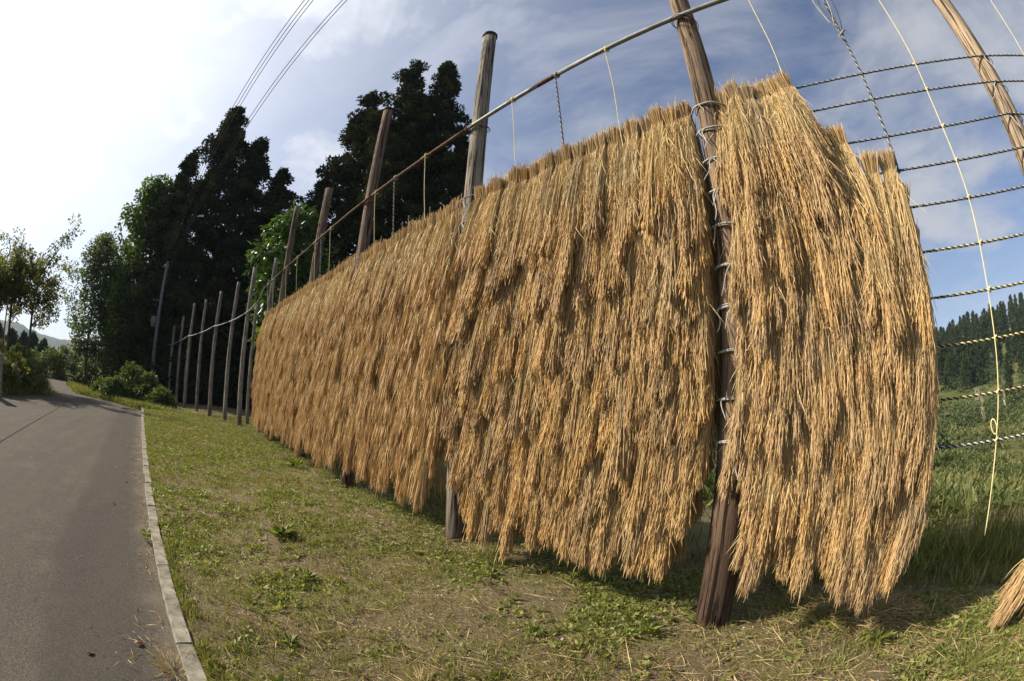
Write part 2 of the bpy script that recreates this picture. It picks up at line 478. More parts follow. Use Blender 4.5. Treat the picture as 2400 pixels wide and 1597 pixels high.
def verge_z(x, y):
    z = terrain(x, y) + 0.035 * (vnoise(x * 2.1, y * 2.1) - 0.5) + 0.02 * (vnoise(x * 6, y * 6, 2) - 0.5)
    edge = np.clip((kerb_y(x) - y) / 0.35, 0, 1)
    return z * edge + 0.012 * (1 - edge) + 0.05 * (sstep(-y, 0.8, 2.2) * (1 - sstep(-y, 3.2, 4.4)))


build_ground()
grid_sheet('grass_verge', np.linspace(-18, 34, 340), lambda x: (float(kerb_y(x)) - 0.058, -16.0), 150,
           lambda x, y: verge_z(x, y), MAT['soil'], kind='structure')

# road: the kerbed lane and the fork that runs on behind the bank
ROAD_Z = -0.075
road_r = [(-25, kerb_y(-25) + .06), (20.3, kerb_y(20.3) + .06), (21.4, 2.2), (23.0, 3.5), (24.3, 4.9), (25.4, 6.3), (28, 7.4), (34, 9.4), (44, 12.6), (60, 17)]
road_l = [(-25, 16), (12, 16), (15, 14), (19, 13), (21.5, 12), (23, 11.4), (28, 11.8), (34, 13.6), (44, 16.8), (60, 21)]


def strip(name, A, B, n, z, mat, nv=6):
    A, B = np.asarray(A, float), np.asarray(B, float)
    u = np.linspace(0, len(A) - 1, n)
    ia = np.arange(len(A))
    a = np.stack([np.interp(u, ia, A[:, k]) for k in (0, 1)], 1); b = np.stack([np.interp(u, ia, B[:, k]) for k in (0, 1)], 1)
    f = np.linspace(0, 1, nv)
    P = a[:, None] * (1 - f[None, :, None]) + b[:, None] * f[None, :, None]
    V = np.concatenate([P.reshape(-1, 2), np.full((n * nv, 1), z)], 1)
    i, j = np.meshgrid(np.arange(n - 1), np.arange(nv - 1), indexing='ij')
    q = i * nv + j
    return put(name, mesh_np(name, V, np.stack([q, q + nv, q + nv + 1, q + 1], -1).reshape(-1, 4), mat), kind='structure')


strip('road', road_r, road_l, 80, ROAD_Z, MAT['asphalt'], 12)
seam_a = [(4, 3.25), (8.3, 3.88), (12, 4.3), (15.6, 4.72), (20.5, 5.5)]
strip('tar_seam', seam_a, [(x, y + 0.035) for x, y in seam_a], 40, ROAD_Z + 0.004, MAT['tar'], 2)

kerb = put('kerb', None, kind='structure')
block_meshes = []
for k in range(4):
    m = MB(); L = 0.598
    prof = [(-0.055, -0.16), (-0.055, 0.018), (-0.046, 0.028), (0.046, 0.03), (0.056, 0.018), (0.06, -0.16)]
    V = []
    for sx in np.linspace(0.004, L, 5):
        for (py, pz) in prof: V.append((sx, py + RNG.normal(0, .0022), pz + (RNG.normal(0, .0025) if pz > 0 else 0)))
    npf = len(prof)
    Q = [[i * npf + j, i * npf + j + 1, (i + 1) * npf + j + 1, (i + 1) * npf + j] for i in range(4) for j in range(npf - 1)]
    for o in (0, 4 * npf): Q += [[o, o + 1, o + 4, o + 5], [o + 1, o + 2, o + 3, o + 4]]
    m.add(V, Q)
    block_meshes.append(m.mesh('kerb_block', MAT['concrete'], False))
ang = math.atan(0.088)
for k in range(42):
    x = -4.2 + k * 0.6 * math.cos(ang)
    put('kerb_block', block_meshes[k % 4], kerb, (x, float(kerb_y(x)) + random.gauss(0, .004), random.gauss(0, .005)), (random.gauss(0, .01), random.gauss(0, .006), ang + random.gauss(0, .006)))

# bank on the far left with its rough edge
def bank_z(x, y):
    tipline = np.interp(x, [14, 16, 19, 21.2, 22.5, 26, 31, 40], [9.8, 7.6, 7.3, 6.5, 6.9, 9.0, 10.6, 14])
    dr = y - tipline
    endx = np.minimum(sstep(x, 14.5, 17), 1)
    h = sstep(dr, -0.1, 1.3) * endx
    return -0.2 + h * (0.95 + 0.35 * (vnoise(x * .8, y * .8) - .5) + 0.2 * (vnoise(x * 2.6, y * 2.6) - .5))


grid_sheet('bank', np.linspace(14, 42, 90), lambda x: (5.5, 30.0), 110, bank_z, MAT['meadow'], kind='structure')


def ridge(name, az0, az1, dist, h_fn, depth, mat, n=90, nv=24):
    V = []
    for i, a in enumerate(np.linspace(az0, az1, n)):
        for j in range(nv):
            f = j / (nv - 1)
            d = dist + depth * (f - .5)
            prof = math.sin(math.pi * f) ** 1.1
            h = h_fn(a) * prof * (0.9 + 0.25 * float(vnoise(a * 1.7, f * 9, 5))) - 6
            V.append((d * math.cos(rad(a)), d * math.sin(rad(a)), h))
    i, j = np.meshgrid(np.arange(n - 1), np.arange(nv - 1), indexing='ij')
    q = i * nv + j
    put(name, mesh_np(name, np.array(V), np.stack([q, q + nv, q + nv + 1, q + 1], -1).reshape(-1, 4), mat), kind='structure')


hillmat = plain('wooded_hill', (0.045, 0.062, 0.03), 0.95, 0.1, 0.5, 0.02)
ridge('hills', 8, 80, 1500, lambda a: float(np.interp(a, [8, 12, 16, 20, 24, 30, 45, 80], [40, 46, 56, 68, 82, 74, 100, 60])) + 4 * math.sin(a * .9), 500, hillmat)
ridge('hills', -20, 70, 800, lambda a: float(np.interp(a, [-20, 5, 13, 16, 19, 30, 70], [20, 22, 27, 25, 24, 34, 30])) + 2 * math.sin(a * 1.3), 300, hillmat)

# ------------------------------------------------------------------ posts
POST_Y = -2.75


def post(loc, h, r0, r1, mat, label, cap=None, group=None, lean=(0, 0)):
    m = MB()
    n, sides = 26, 20
    zs = np.linspace(-0.1, h, n)
    ph, k1 = random.random() * 9, random.random() * 9
    th = np.arange(sides) * 2 * np.pi / sides
    R = np.array([[(r0 + (r1 - r0) * max(z, 0) / h) * (1 + 0.035 * math.sin(2 * t + ph + z * .3) + 0.03 * math.sin(5 * t + k1 + .2 * z) + random.gauss(0, .012)) for t in th] for z in zs])
    R[0] *= 1.04
    P = np.stack([0.012 * np.sin(zs * .9 + ph), 0.012 * np.cos(zs * .7 + k1), zs], 1)
    m.tube(P, R, sides)
    t = thing('wooden_post', label, 'post', loc, (lean[0], lean[1], random.random() * 6), group)
    put('shaft', m.mesh('shaft', mat), t)
    if cap:
        c = MB()
        c.tube([(P[-1][0], P[-1][1], h - .035), (P[-1][0], P[-1][1], h + .006), (P[-1][0], P[-1][1], h + .012)], [r1 + .014, r1 + .014, r1 + .004], 20)
        put('cap', c.mesh('cap', MAT['black']), t)
    return t


ROWG = 'wooden posts of the drying rack'
POSTS = {'R': -1.5, 'A': 0.92, 'B': 3.72, 'C': 6.68, 'D': 9.55, 'E': 12.35, 'F': 14.62}
post((POSTS['R'] - .05, POST_Y - .105, 0), 6.4, .105, .078, MAT['pale_wood'], 'pale barkless wooden post at the right carrying only bare ropes', group=ROWG)
post((POSTS['A'], POST_Y, 0), 6.6, .122, .085, MAT['wood'], 'thick cracked brown wooden post standing in the gap between the two nearest hay bays', group=ROWG)
post((POSTS['B'], POST_Y, 0), 6.45, .108, .092, MAT['grey_wood'], 'tall grey wooden post with a black rubber cap against open sky', True, ROWG)
post((POSTS['C'], POST_Y, 0), 6.75, .105, .092, MAT['red_wood'], 'brown post with a black cap standing in front of the right-hand tall cedars', True, ROWG)
post((POSTS['D'], POST_Y - .05, 0), 6.15, .105, .095, MAT['red_wood'], 'dark brown post between the capped brown post and the big-leaved tree', group=ROWG)
post((POSTS['E'], POST_Y + .02, 0), 6.7, .1, .08, MAT['red_wood'], 'reddish brown post rising in front of the big-leaved tree', group=ROWG)
post((POSTS['F'], POST_Y - .1, 0), 5.7, .095, .07, MAT['grey_wood'], 'thin dark post half hidden among the big leaves behind the hay end', group=ROWG)
post((-4.3, POST_Y, 0), 6.4, .105, .078, MAT['pale_wood'], 'pale post beyond the right edge holding the ends of the bare ropes', group=ROWG)
FARG = 'grey poles of the empty far rack'
far_posts = [((16.4, -2.4), 5.7, 'nearest grey pole of the empty far rack, beside the hay end'),
             ((18.4, -2.05), 5.5, 'second grey pole of the empty far rack from the hay end'),
             ((20.1, -1.52), 5.35, 'third grey pole of the empty far rack from the hay end'),
             ((22.8, -1.02), 5.35, 'fourth grey pole of the empty far rack from the hay end'),
             ((24.3, -.42), 5.3, 'fifth grey pole of the empty far rack from the hay end'),
             ((27.0, .08), 4.9, 'sixth grey pole of the empty far rack, second from the utility pole'),
             ((28.8, .62), 4.5, 'last grey pole of the empty far rack, next to the utility pole')]
for (x, y), h, lb in far_posts:
    post((x, y, 0), h, .09, .072, MAT['grey_wood'], lb, group=FARG, lean=(0, random.gauss(0, .008)))
post((17.3, -2.85, 0), 4.6, .07, .06, MAT['grey_wood'], 'short thin prop pole just behind the nearest grey pole of the far rack', group=FARG)
post((28.2, -.4, 0), 4.4, .06, .05, MAT['grey_wood'], 'thin dark prop pole behind the far end of the empty rack', group=FARG)

# ------------------------------------------------------------------ pipe rails
RAIL_Y, RAIL_Z = -2.615, 4.69
t = thing('pipe_rail', 'long horizontal metal pipe, part grey part rusty, lashed along the posts above the hay', 'pipe', (0, RAIL_Y, RAIL_Z))


def rail_z(x): return 0.012 * math.sin(x * 1.1)


for x0, x1, mt, rr_ in ((-4.4, 2.36, 'pipe', .0245), (2.36, 2.62, 'rust', .0262), (2.62, 3.78, 'pipe', .0245), (3.78, 6.3, 'rust', .023), (6.3, 9.4, 'rust', .023), (9.4, 12.2, 'rust', .022), (12.2, 14.9, 'rust', .022)):
    m = MB(); xs = np.linspace(x0, x1, 10)
    m.tube([(x, 0, rail_z(x)) for x in xs], rr_, 12)
    put('pipe_section', m.mesh('pipe_section', MAT[mt]), t)
for x in (2.36, 3.79, 6.3, 9.4, 12.2):
    m = MB(); m.tube([(x - .02, 0, rail_z(x)), (x + .02, 0, rail_z(x))], .029, 12)
    put('coupling', m.mesh('coupling', MAT['rust']), t)
for k in 'ABCDE':
    m = MB(); x = POSTS[k]
    for q in range(3):
        th = np.linspace(0, 2 * np.pi, 17)
        m.tube(np.stack([x + .012 * q - .012 + 0.012 * np.sin(th), POST_Y - RAIL_Y + (.115 + .05) * np.cos(th) + .03, -.02 + .02 * q - .05 * np.cos(th)], 1) * [1, 1, 1] + np.stack([.09 * np.sin(th), 0 * th, 0 * th], 1), .003, 4, False)
    put('wire_tie', m.mesh('wire_tie', MAT['wire']), t)

t = thing('far_pipe_rail', 'silver pipe sagging along the grey poles of the empty far rack', 'pipe', (0, 0, 0))
pts = [(14.5, -2.55, 4.62), (15.2, -2.5, 4.25), (16.4, -2.28, 4.0), (18.4, -1.93, 3.9), (20.1, -1.4, 3.82), (22.8, -.9, 3.72), (24.3, -.3, 3.62), (27.0, .2, 3.5), (29.6, .9, 3.35)]
for a, b in zip(pts[:-1], pts[1:]):
    m = MB(); m.tube([a, tuple((np.array(a) + b) / 2 + [0, 0, -.03]), b], .023, 8)
    put('pipe_section', m.mesh('pipe_section', MAT['pipe']), t)

# ------------------------------------------------------------------ ropes
TIER_Z = [3.66, 3.43, 3.17, 2.92, 2.67, 2.39, 2.12, 1.85, 1.56, 1.30]
PX = sorted(list(POSTS.values()) + [-4.3])


def rope_z(tier, x):
    x = np.asarray(x, float)
    i = np.clip(np.searchsorted(PX, x) - 1, 0, len(PX) - 2)
    a, b = np.array(PX)[i], np.array(PX)[i + 1]
    f = np.clip((x - a) / (b - a), 0, 1)
    sag = 0.02 if tier < 2 else 0.065
    return TIER_Z[tier] - sag * 4 * f * (1 - f)


RG = 'twisted ropes strung between the posts'
for k in range(10):
    mats = [('cord_faded' if k < 5 else 'cord_yellow') if k < 9 else 'cord_white', 'cord_black']
    lb = f'{ORD[k]} twisted rope from the top, {["grey","yellow","white"][0 if k<5 else 1 if k<9 else 2]} and black, between hay and pale post'
    t = thing('twisted_rope', lb, 'rope', (0, POST_Y, 0), group=RG)
    xs = np.arange(-4.3, .55, .0058)
    ph = xs * 2 * np.pi / .047
    zc = rope_z(k, xs)
    oy = np.where(xs < 0.3, 0.0, 0.0)
    # the rope passes the road side of the pale post and of the big post
    for q in (0, 1):
        P = np.stack([xs, oy + .0044 * np.cos(ph + q * np.pi), zc + .0044 * np.sin(ph + q * np.pi)], 1)
        m = MB(); m.tube(P, .0051, 4, False)
        put('strand', m.mesh('strand', MAT[mats[q]]), t)
    m = MB(); xs2 = np.concatenate([np.linspace(.55, 1.4, 40), np.linspace(1.6, 14.62, 80)])
    m.tube(np.stack([xs2, .112 * np.exp(-((xs2 - POSTS['A']) / .13) ** 4), rope_z(k, xs2)], 1), .008, 5)
    put('run', m.mesh('run', MAT['cord_grey']), t)


def lashing(x, z, r, mat, label, tails=2, seed=0, y=POST_Y):
    rs = random.Random(seed)
    t = thing('rope_lashing', label, 'cord', (x, y, z), group='cords tying the ropes to the posts')
    m = MB()
    th = np.linspace(0, 2 * np.pi * rs.choice((1.15, 1.15, 2.1)), 40) + rs.uniform(0, 2)
    tilt = rs.uniform(-.25, .25)
    P = np.stack([(r + .008) * np.cos(th), (r + .008) * np.sin(th), .012 * th / 6 - .012 + tilt * r * np.cos(th + .5)], 1)
    m.tube(P, .0036, 5, False)
    put('wrap', m.mesh('wrap', MAT[mat]), t)
    for q in range(tails):
        m = MB(); L = rs.uniform(.07, .2); a = rs.uniform(.9, 2.0)
        p0 = np.array([(r + .012) * math.cos(a), (r + .012) * math.sin(a), 0])
        f = np.linspace(0, 1, 8)[:, None]
        dirn = np.array([rs.uniform(-.6, .6), rs.uniform(.1, .35), -rs.uniform(.4, 1.0)])
        P = p0 + dirn * L * f + np.array([rs.uniform(-.08, .08), .02, -.07]) * f * f + np.sin(f * rs.uniform(3, 8)) * np.array([.012, .006, 0])
        m.tube(P, np.linspace(.005, .0035, 8), 5)
        put('loose_end', m.mesh('loose_end', MAT[mat]), t)


for k in range(10):
    cm = 'cord_white' if k in (1, 2, 3, 6, 9) else 'cord_grey'
    r = .122 - .037 * TIER_Z[k] / 6.6
    lashing(POSTS['A'], TIER_Z[k], r, cm, f'{"white" if cm == "cord_white" else "grey"} cord tying the {ORD[k]} rope from the top to the thick brown post', 2 if cm == 'cord_white' else 1, k)
for k in range(5):
    lashing(POSTS['R'] - .05, TIER_Z[k], .105 - .027 * TIER_Z[k] / 6.4, 'cord_white', f'white cord tying the {ORD[k]} rope from the top to the pale right post', 1, 40 + k, POST_Y - .105)
lashing(POSTS['B'], 3.72, .098, 'cord_white', 'white cord knotted on the grey capped post just above the hay top', 2, 60)
lashing(POSTS['B'], 3.42, .1, 'cord_white', 'white cord on the grey capped post in the hay gap, below the top knot', 2, 61)
lashing(POSTS['C'], 3.72, .1, 'cord_white', 'white cord knotted on the brown capped post at the hay top', 1, 62)


def hang_string(x, z1, label, twisted=False, sag=0.0, knot=True, y1=-2.735, dz=0.0):
    t = thing('hanging_string' if not twisted else 'hanging_rope', label, 'string' if not twisted else 'rope', (x, 0, 0), group='strings hanging from the pipe')
    n = 60
    z = np.linspace(RAIL_Z - .02, z1, n)
    f = np.linspace(0, 1, n)
    y = RAIL_Y + .03 + (y1 - .03 - RAIL_Y) * np.minimum(1, f * 3 + .02)
    xs = sag * np.sin(f * np.pi) + 0.006 * np.sin(f * 23 + x)
    if not twisted:
        m = MB(); m.tube(np.stack([xs, y, z], 1), .0042, 5)
        put('cord', m.mesh('cord', MAT['string']), t)
    else:
        n = int((RAIL_Z - z1) / .008); f = np.linspace(0, 1, n); z = np.linspace(RAIL_Z - .02, z1, n)
        y = RAIL_Y + .03 + (y1 - .03 - RAIL_Y) * np.minimum(1, f * 3 + .02); xs = sag * np.sin(f * np.pi)
        for q, mt in enumerate(('cord_grey', 'cord_black')):
            a = f * (RAIL_Z - z1) * 2 * np.pi / .06 + q * np.pi
            m = MB(); m.tube(np.stack([xs + .005 * np.cos(a), y + .005 * np.sin(a), z], 1), .006, 4, False)
            put('strand', m.mesh('strand', MAT[mt]), t)
    if knot:
        m = MB(); th = np.linspace(0, 2 * np.pi * 2.3, 30)
        m.tube(np.stack([.012 * th / 7 - .012, RAIL_Y + .031 * np.cos(th), RAIL_Z + .031 * np.sin(th)], 1), .0045 if not twisted else .008, 5, False)
        for sgn in (-1, 1):
            m.tube([(0, RAIL_Y + .035, RAIL_Z - .02), (.03 * sgn, RAIL_Y + .05, RAIL_Z - .03), (.055 * sgn, RAIL_Y + .055, RAIL_Z - .055)], .004, 5)
        put('knot', m.mesh('knot', MAT['string' if not twisted else 'cord_grey']), t)
    return t


hang_string(.24, 1.2, 'pale yellow string dropping behind the stubby top sheaves right of the thick brown post')
s2 = hang_string(-.86, .72, 'long pale yellow string knotted across the bare ropes, its free end dangling near the grass', sag=.02, y1=-2.738)
for k in range(10):
    z = float(rope_z(k, -.86))
    put('knot', MB().tube([(-.004, -2.742, z + .014), (.02, -2.734, z), (.0, -2.742, z - .014)], .008, 5).mesh('knot', MAT['string']), s2)
m = MB(); th = np.linspace(0, 2 * np.pi, 14)
m.tube(np.stack([.034 + .021 * np.cos(th) + .3 * .042 * np.sin(th), -2.736 + 0 * th, 1.325 + .042 * np.sin(th)], 1), .0045, 5, False)
put('loop', m.mesh('loop', MAT['string']), s2)
hang_string(-2.0, 1.0, 'pale yellow string beyond the pale post at the far right edge', sag=.03, y1=-2.738)
hang_string(1.72, 1.2, 'pale yellow string right of the grey twisted rope above the nearest left bay')
hang_string(2.98, 1.2, 'pale yellow string right of the grey capped post above the hay')
hang_string(4.68, 1.2, 'first pale yellow string left of the grey capped post')
hang_string(6.16, 1.2, 'pale yellow string just right of the brown capped post')
hang_string(8.2, 1.2, 'pale yellow string just left of the brown capped post')
hang_string(9.15, 1.2, 'pale yellow string just right of the dark brown post by the big-leaved tree')
hang_string(10.6, 1.2, 'pale yellow string between the dark brown and the reddish post')
hang_string(11.7, 1.2, 'pale yellow string right beside the reddish brown post')
hang_string(13.3, 1.2, 'pale yellow string just left of the reddish brown post')
hang_string(14.1, 1.2, 'pale yellow string nearest the far end of the hay')
hang_string(2.35, 1.2, 'grey and black twisted rope hanging from the pipe joint above the left bay', True)
hang_string(5.52, 1.2, 'grey and black twisted rope hanging left of the grey capped post', True)
hang_string(8.75, 1.2, 'grey and black twisted rope in front of the dark brown post', True)
rt_ = hang_string(-.375, 2.83, 'grey twisted rope with a looped bundle at its top, crossing the bare ropes', True, y1=-2.735)
m = MB()
for q in range(4):
    f = np.linspace(0, 1, 16)
    m.tube(np.stack([.02 * q - .03 + .05 * np.sin(f * np.pi) * (1 if q % 2 else -1) + .03 * f, -2.66 + .02 * q + 0 * f, 4.62 - .66 * f + .03 * q], 1), .0055, 5, False)
m.tube([(-.03, -2.65, 4.0), (.04, -2.65, 3.95), (.0, -2.68, 3.9)], .009, 5)
put('loop_bundle', m.mesh('loop_bundle', MAT['cord_grey']), rt_)
hang = MB()


# ------------------------------------------------------------------ rice sheaves
def strands(P, R, sides, rng, var, ear):
    """(n,k,3) polylines with radii (n,k) as prisms (sides>=3) or flat ribbons (sides==2)"""
    n, k, _ = P.shape
    yaw = rng.uniform(0, np.pi, n)[:, None, None]
    th = yaw + np.arange(sides) * 2 * np.pi / sides
    off = np.stack([np.cos(th), np.sin(th), 0 * th], -1)              # n,1,sides,3
    V = P[:, :, None, :] + off * R[:, :, None, None]
    idx = np.arange(n * k * sides).reshape(n, k, sides)
    if sides == 2:
        Q = np.stack([idx[:, :-1, 0], idx[:, :-1, 1], idx[:, 1:, 1], idx[:, 1:, 0]], -1).reshape(-1, 4)
    else:
        nx = np.roll(idx, -1, axis=2)
        Q = np.stack([idx[:, :-1], nx[:, :-1], nx[:, 1:], idx[:, 1:]], -1).reshape(-1, 4)
    return V.reshape(-1, 3), Q, np.repeat(var, k * sides), np.full(n * k * sides, float(ear))


def sheaf_arrays(seed, n, sides, fat, k_stalk, k_ear, length=0.86, nback=0.28, fan=1.0, droop=0.0):
    """butt, stalk and ear geometry of one sheaf: rope at the origin, hanging along -Z, road side +Y"""
    g = np.random.default_rng(seed)
    back = g.random(n) < nback
    sgn = np.where(back, -1.0, 1.0)
    x0 = g.uniform(-.058, .058, n)
    depth = g.uniform(.006, .05, n) * sgn
    nt = g.integers(4, 7)
    tc = np.sort(g.uniform(-.075, .075, nt)) * fan
    tl = g.normal(0, .06, nt)
    ci = np.argmin(np.abs(x0[:, None] * 1.35 * fan + g.normal(0, .028, n)[:, None] - tc[None]), 1)
    xe = tc[ci] + g.normal(0, .017 * fan, n) + x0 * .25
    L = length + tl[ci] - np.abs(xe - tc[ci]) * 1.6 + g.normal(0, .035, n) - (g.random(n) < .12) * g.uniform(0, .2, n)
    lean = np.tan(np.radians(9.2 + g.normal(0, 1.1, n) + (tl[ci] * 14)))
    ye_off = g.normal(0, .012, n)
    bow = g.normal(0, .007, n)
    ear_len = g.uniform(.25, .36, n)
    var = np.clip(g.normal(.5, .25, n), 0, 1)

    def path(t):                                                     # t = distance along / L, shape n,k
        x = x0[:, None] + (xe - x0)[:, None] * t ** 1.15 + bow[:, None] * np.sin(np.pi * t)
        y = depth[:, None] + sgn[:, None] * ((L * lean)[:, None] * t + .016 * np.sin(np.pi * np.minimum(t * 1.3, 1)) - .035 * np.clip(t - .7, 0, 1)) + ye_off[:, None] * t
        z = -L[:, None] * t
        return np.stack([x, y, z + 0 * x], -1)

    split = 1 - ear_len / L
    ts = split[:, None] * np.linspace(0, 1, k_stalk)[None]
    st = path(ts)
    st[:, 0, 2] += .03; st[:, 0, :2] *= .8
    R = np.full((n, k_stalk), .0019 * fat) * g.uniform(.7, 1.3, n)[:, None]
    stalk = strands(st, R, sides, g, var, 0)
    te = split[:, None] + (1 - split)[:, None] * np.linspace(0, 1, k_ear)[None]
    pe = path(te)
    if k_ear > 5:
        fe = np.linspace(0, 1, k_ear)[None, :, None] ** 1.6
        pe[:, :, :2] += g.normal(0, 1, (n, 1, 2)) * [.016, .013] * fe
        pe[:, 1:, :2] += g.normal(0, .0024, (n, k_ear - 1, 2))
        Re = np.where(np.arange(k_ear) % 2 == 0, .0022, .0047)[None] * g.uniform(.75, 1.25, (n, k_ear))
        Re[:, 0] = .0018; Re[:, -1] = .001
    else:
        pe[:, :, :2] += g.normal(0, 1, (n, 1, 2)) * [.016, .012] * np.linspace(0, 1, k_ear)[None, :, None]
        Re = np.tile(np.interp(np.linspace(0, 1, k_ear), [0, .3, .8, 1], [.002, .0046, .0045, .0012]), (n, 1))
    ear = strands(pe, Re * fat, sides, g, np.clip(g.normal(.5, .25, n), 0, 1), 1)
    # butts: cut straw ends standing above the rope
    nb = max(10, int(n * .5))
    bx, by = g.uniform(-.043, .043, nb), g.uniform(-.03, .05, nb)
    hb = g.uniform(.12, .165, nb) - .02 * (np.abs(bx) > .03)
    tb = np.array([0, .5, 1.0])
    spread = 1 + .5 * tb
    stray = g.random(nb) < .05; hb = hb + stray * g.uniform(.02, .09, nb)
    pb = np.stack([bx[:, None] * spread[None] + g.normal(0, 1, (nb, 1)) * (.005 + .025 * stray[:, None]) * tb, by[:, None] * spread[None], -.03 + (hb[:, None] + .03) * tb[None]], -1)
    butt = strands(pb, np.full((nb, 3), .0023 * fat), sides, g, np.clip(g.normal(.5, .25, nb), 0, 1), .5)
    # inner body of packed straw, well inside the outer stalks
    nc, sc_ = 6, 10
    tz = np.linspace(0, .86, nc); th = np.arange(sc_) * 2 * np.pi / sc_
    lm_ = math.tan(math.radians(8.2)) * length
    cx = (.05 + .014 * tz)[:, None] * np.cos(th); cy = (.02 + (.2 * lm_ + .0) * tz)[:, None] * np.sin(th) + (lm_ * .62 * tz)[:, None]
    cV = np.stack([cx * (1 + .2 * np.sin(th * 5)), cy, np.repeat((-tz * length * .95)[:, None], sc_, 1)], -1)
    ii = np.arange(nc * sc_).reshape(nc, sc_); nx_ = np.roll(ii, -1, 1)
    core = (cV.reshape(-1, 3), np.stack([ii[:-1], nx_[:-1], nx_[1:], ii[1:]], -1).reshape(-1, 4), np.full(nc * sc_, .12), np.full(nc * sc_, .5))
    # loose leaf blades
    nl = max(3, n // 9)
    f = np.linspace(0, 1, 5)[None]
    lx, lz = g.uniform(-.06, .06, nl)[:, None], -g.uniform(0, .55, nl)[:, None]
    ll = g.uniform(.1, .3, nl)[:, None]
    dx = np.clip(g.normal(0, .24, nl), -.6, .6)[:, None]
    pl = np.stack([lx + dx * ll * f, .055 - lz * .17 + ll * f * .17 + g.uniform(-.01, .035, nl)[:, None] * np.sin(np.pi * f), lz - ll * f * np.sqrt(np.clip(1 - dx ** 2, .2, 1))], -1)
    Rl = np.tile([.002, .0036, .0034, .0024, .0006], (nl, 1)) * fat
    blade = strands(pl, Rl, 2, g, np.clip(g.normal(.78, .15, nl), 0, 1), 0)
    return butt, stalk, ear, blade, core


def part_mesh(name, *arrs, mat='straw'):
    m = MB()
    for V, Q, v, e in arrs: m.add(V, Q, v, e)
    return m.mesh(name, MAT[mat], False)


NVAR = 8
VAR_NEAR = []
for s in range(NVAR):
    b, st, e, bl, co_ = sheaf_arrays(100 + s, 640, 3, .7, 4, 9)
    VAR_NEAR.append((part_mesh('butt', b), part_mesh('stalks', st, bl, co_), part_mesh('ears', e)))
VAR_WIDE = []
for s in range(5):                                                  # the looser, longer sheaves of the right bay
    b, st, e, bl, co_ = sheaf_arrays(300 + s, 660, 3, .7, 5, 10, .9, .25, 1.1)
    VAR_WIDE.append((part_mesh('butt', b, mat='pale_straw'), part_mesh('stalks', st, bl, co_, mat='pale_straw'), part_mesh('ears', e, mat='pale_straw')))

spots = []                                                          # x, tier, bay, index in the tier
PITCH_X = 0.118


def fill(x0, x1, tier, bay, ref_left):
    n = max(1, int(round(abs(x1 - x0) / PITCH_X)))
    for i in range(n):
        x = x0 + (x1 - x0) * (i + .5) / n + random.gauss(0, .012)
        # no sheaves on the lowest rope right beside the posts
        if tier == 9 and (.74 < x < 1.27 or 3.5 < x < 4.02): continue
        if tier == 8 and (.78 < x < 1.14 or 3.78 < x < 3.9): continue
        spots.append((x, tier, bay, i))


for k in range(10):
    xr = {0: .17, 1: .17, 2: -.06}.get(k, -.37)
    fill(.85, xr, k, 'right', False)
    fill(1.07, 3.63, k, 'left', True)
    fill(3.83, 6.6, k, 'second', True)
    fill(6.76, 9.48, k, 'far', True)
    fill(9.6, 12.28, k, 'far', True)
    fill(12.4, 14.5, k, 'far', True)


def dist_of(s): return math.hypot(s[0], 2.55) + abs(TIER_Z[s[1]] - 1.9) * .15




def colvar(x):
    """sheaves that hang below one another share a small offset and tilt"""
    c = math.floor(x / .118 + .5)
    r_ = random.Random(c * 7919 + 13)
    return r_.gauss(0, .017), r_.gauss(0, .014)


def past_post(x):
    d = min(abs(x - p) for k, p in POSTS.items() if k != 'A')
    return .075 * (1 - float(sstep(d, .03, .2)))


spots.sort(key=dist_of)
near, rest = spots[:300], spots[300:]
for (x, tier, bay, i) in near:
    where = {'right': f'{ORD[i]} right of thick brown post', 'left': f'{ORD[i]} left of thick brown post', 'second': f'{ORD[i]} left of grey capped post'}[bay]
    t = thing('rice_sheaf', f'rice sheaf on {ORD[tier]} rope from top, {where}', 'sheaf',
              (x, POST_Y + random.gauss(.0, .01) + past_post(x) + colvar(x)[0], float(rope_z(tier, x)) + random.gauss(0, .016)), group='rice sheaves hung to dry on the ropes')
    roll = random.gauss(0, .018) + colvar(x)[1]
    if bay == 'right' and tier < 3: roll += random.uniform(.02, .16) * (1 if x < .5 else .35)
    elif bay == 'right': roll += .05 * float(sstep(.7 - x, 0, .5)) - .14 * float(sstep(.05 - x, 0, .3)) - .03 * max(0, (tier - 5) / 4)
    t.rotation_euler = (random.gauss(0, .018), roll, random.gauss(0, .1))
    t.scale = (random.uniform(.92, 1.12) * random.choice((-1, 1)), random.uniform(.9, 1.15), random.uniform(.88, 1.07) * ((.93 if tier < 7 else .86 - .05 * (x < -.1)) if bay == 'right' else 1.0))
    vb, vs, ve = random.choice(VAR_WIDE if bay == 'right' else VAR_NEAR)
    put('butt', vb, t); put('stalks', vs, t); put('ears', ve, t)

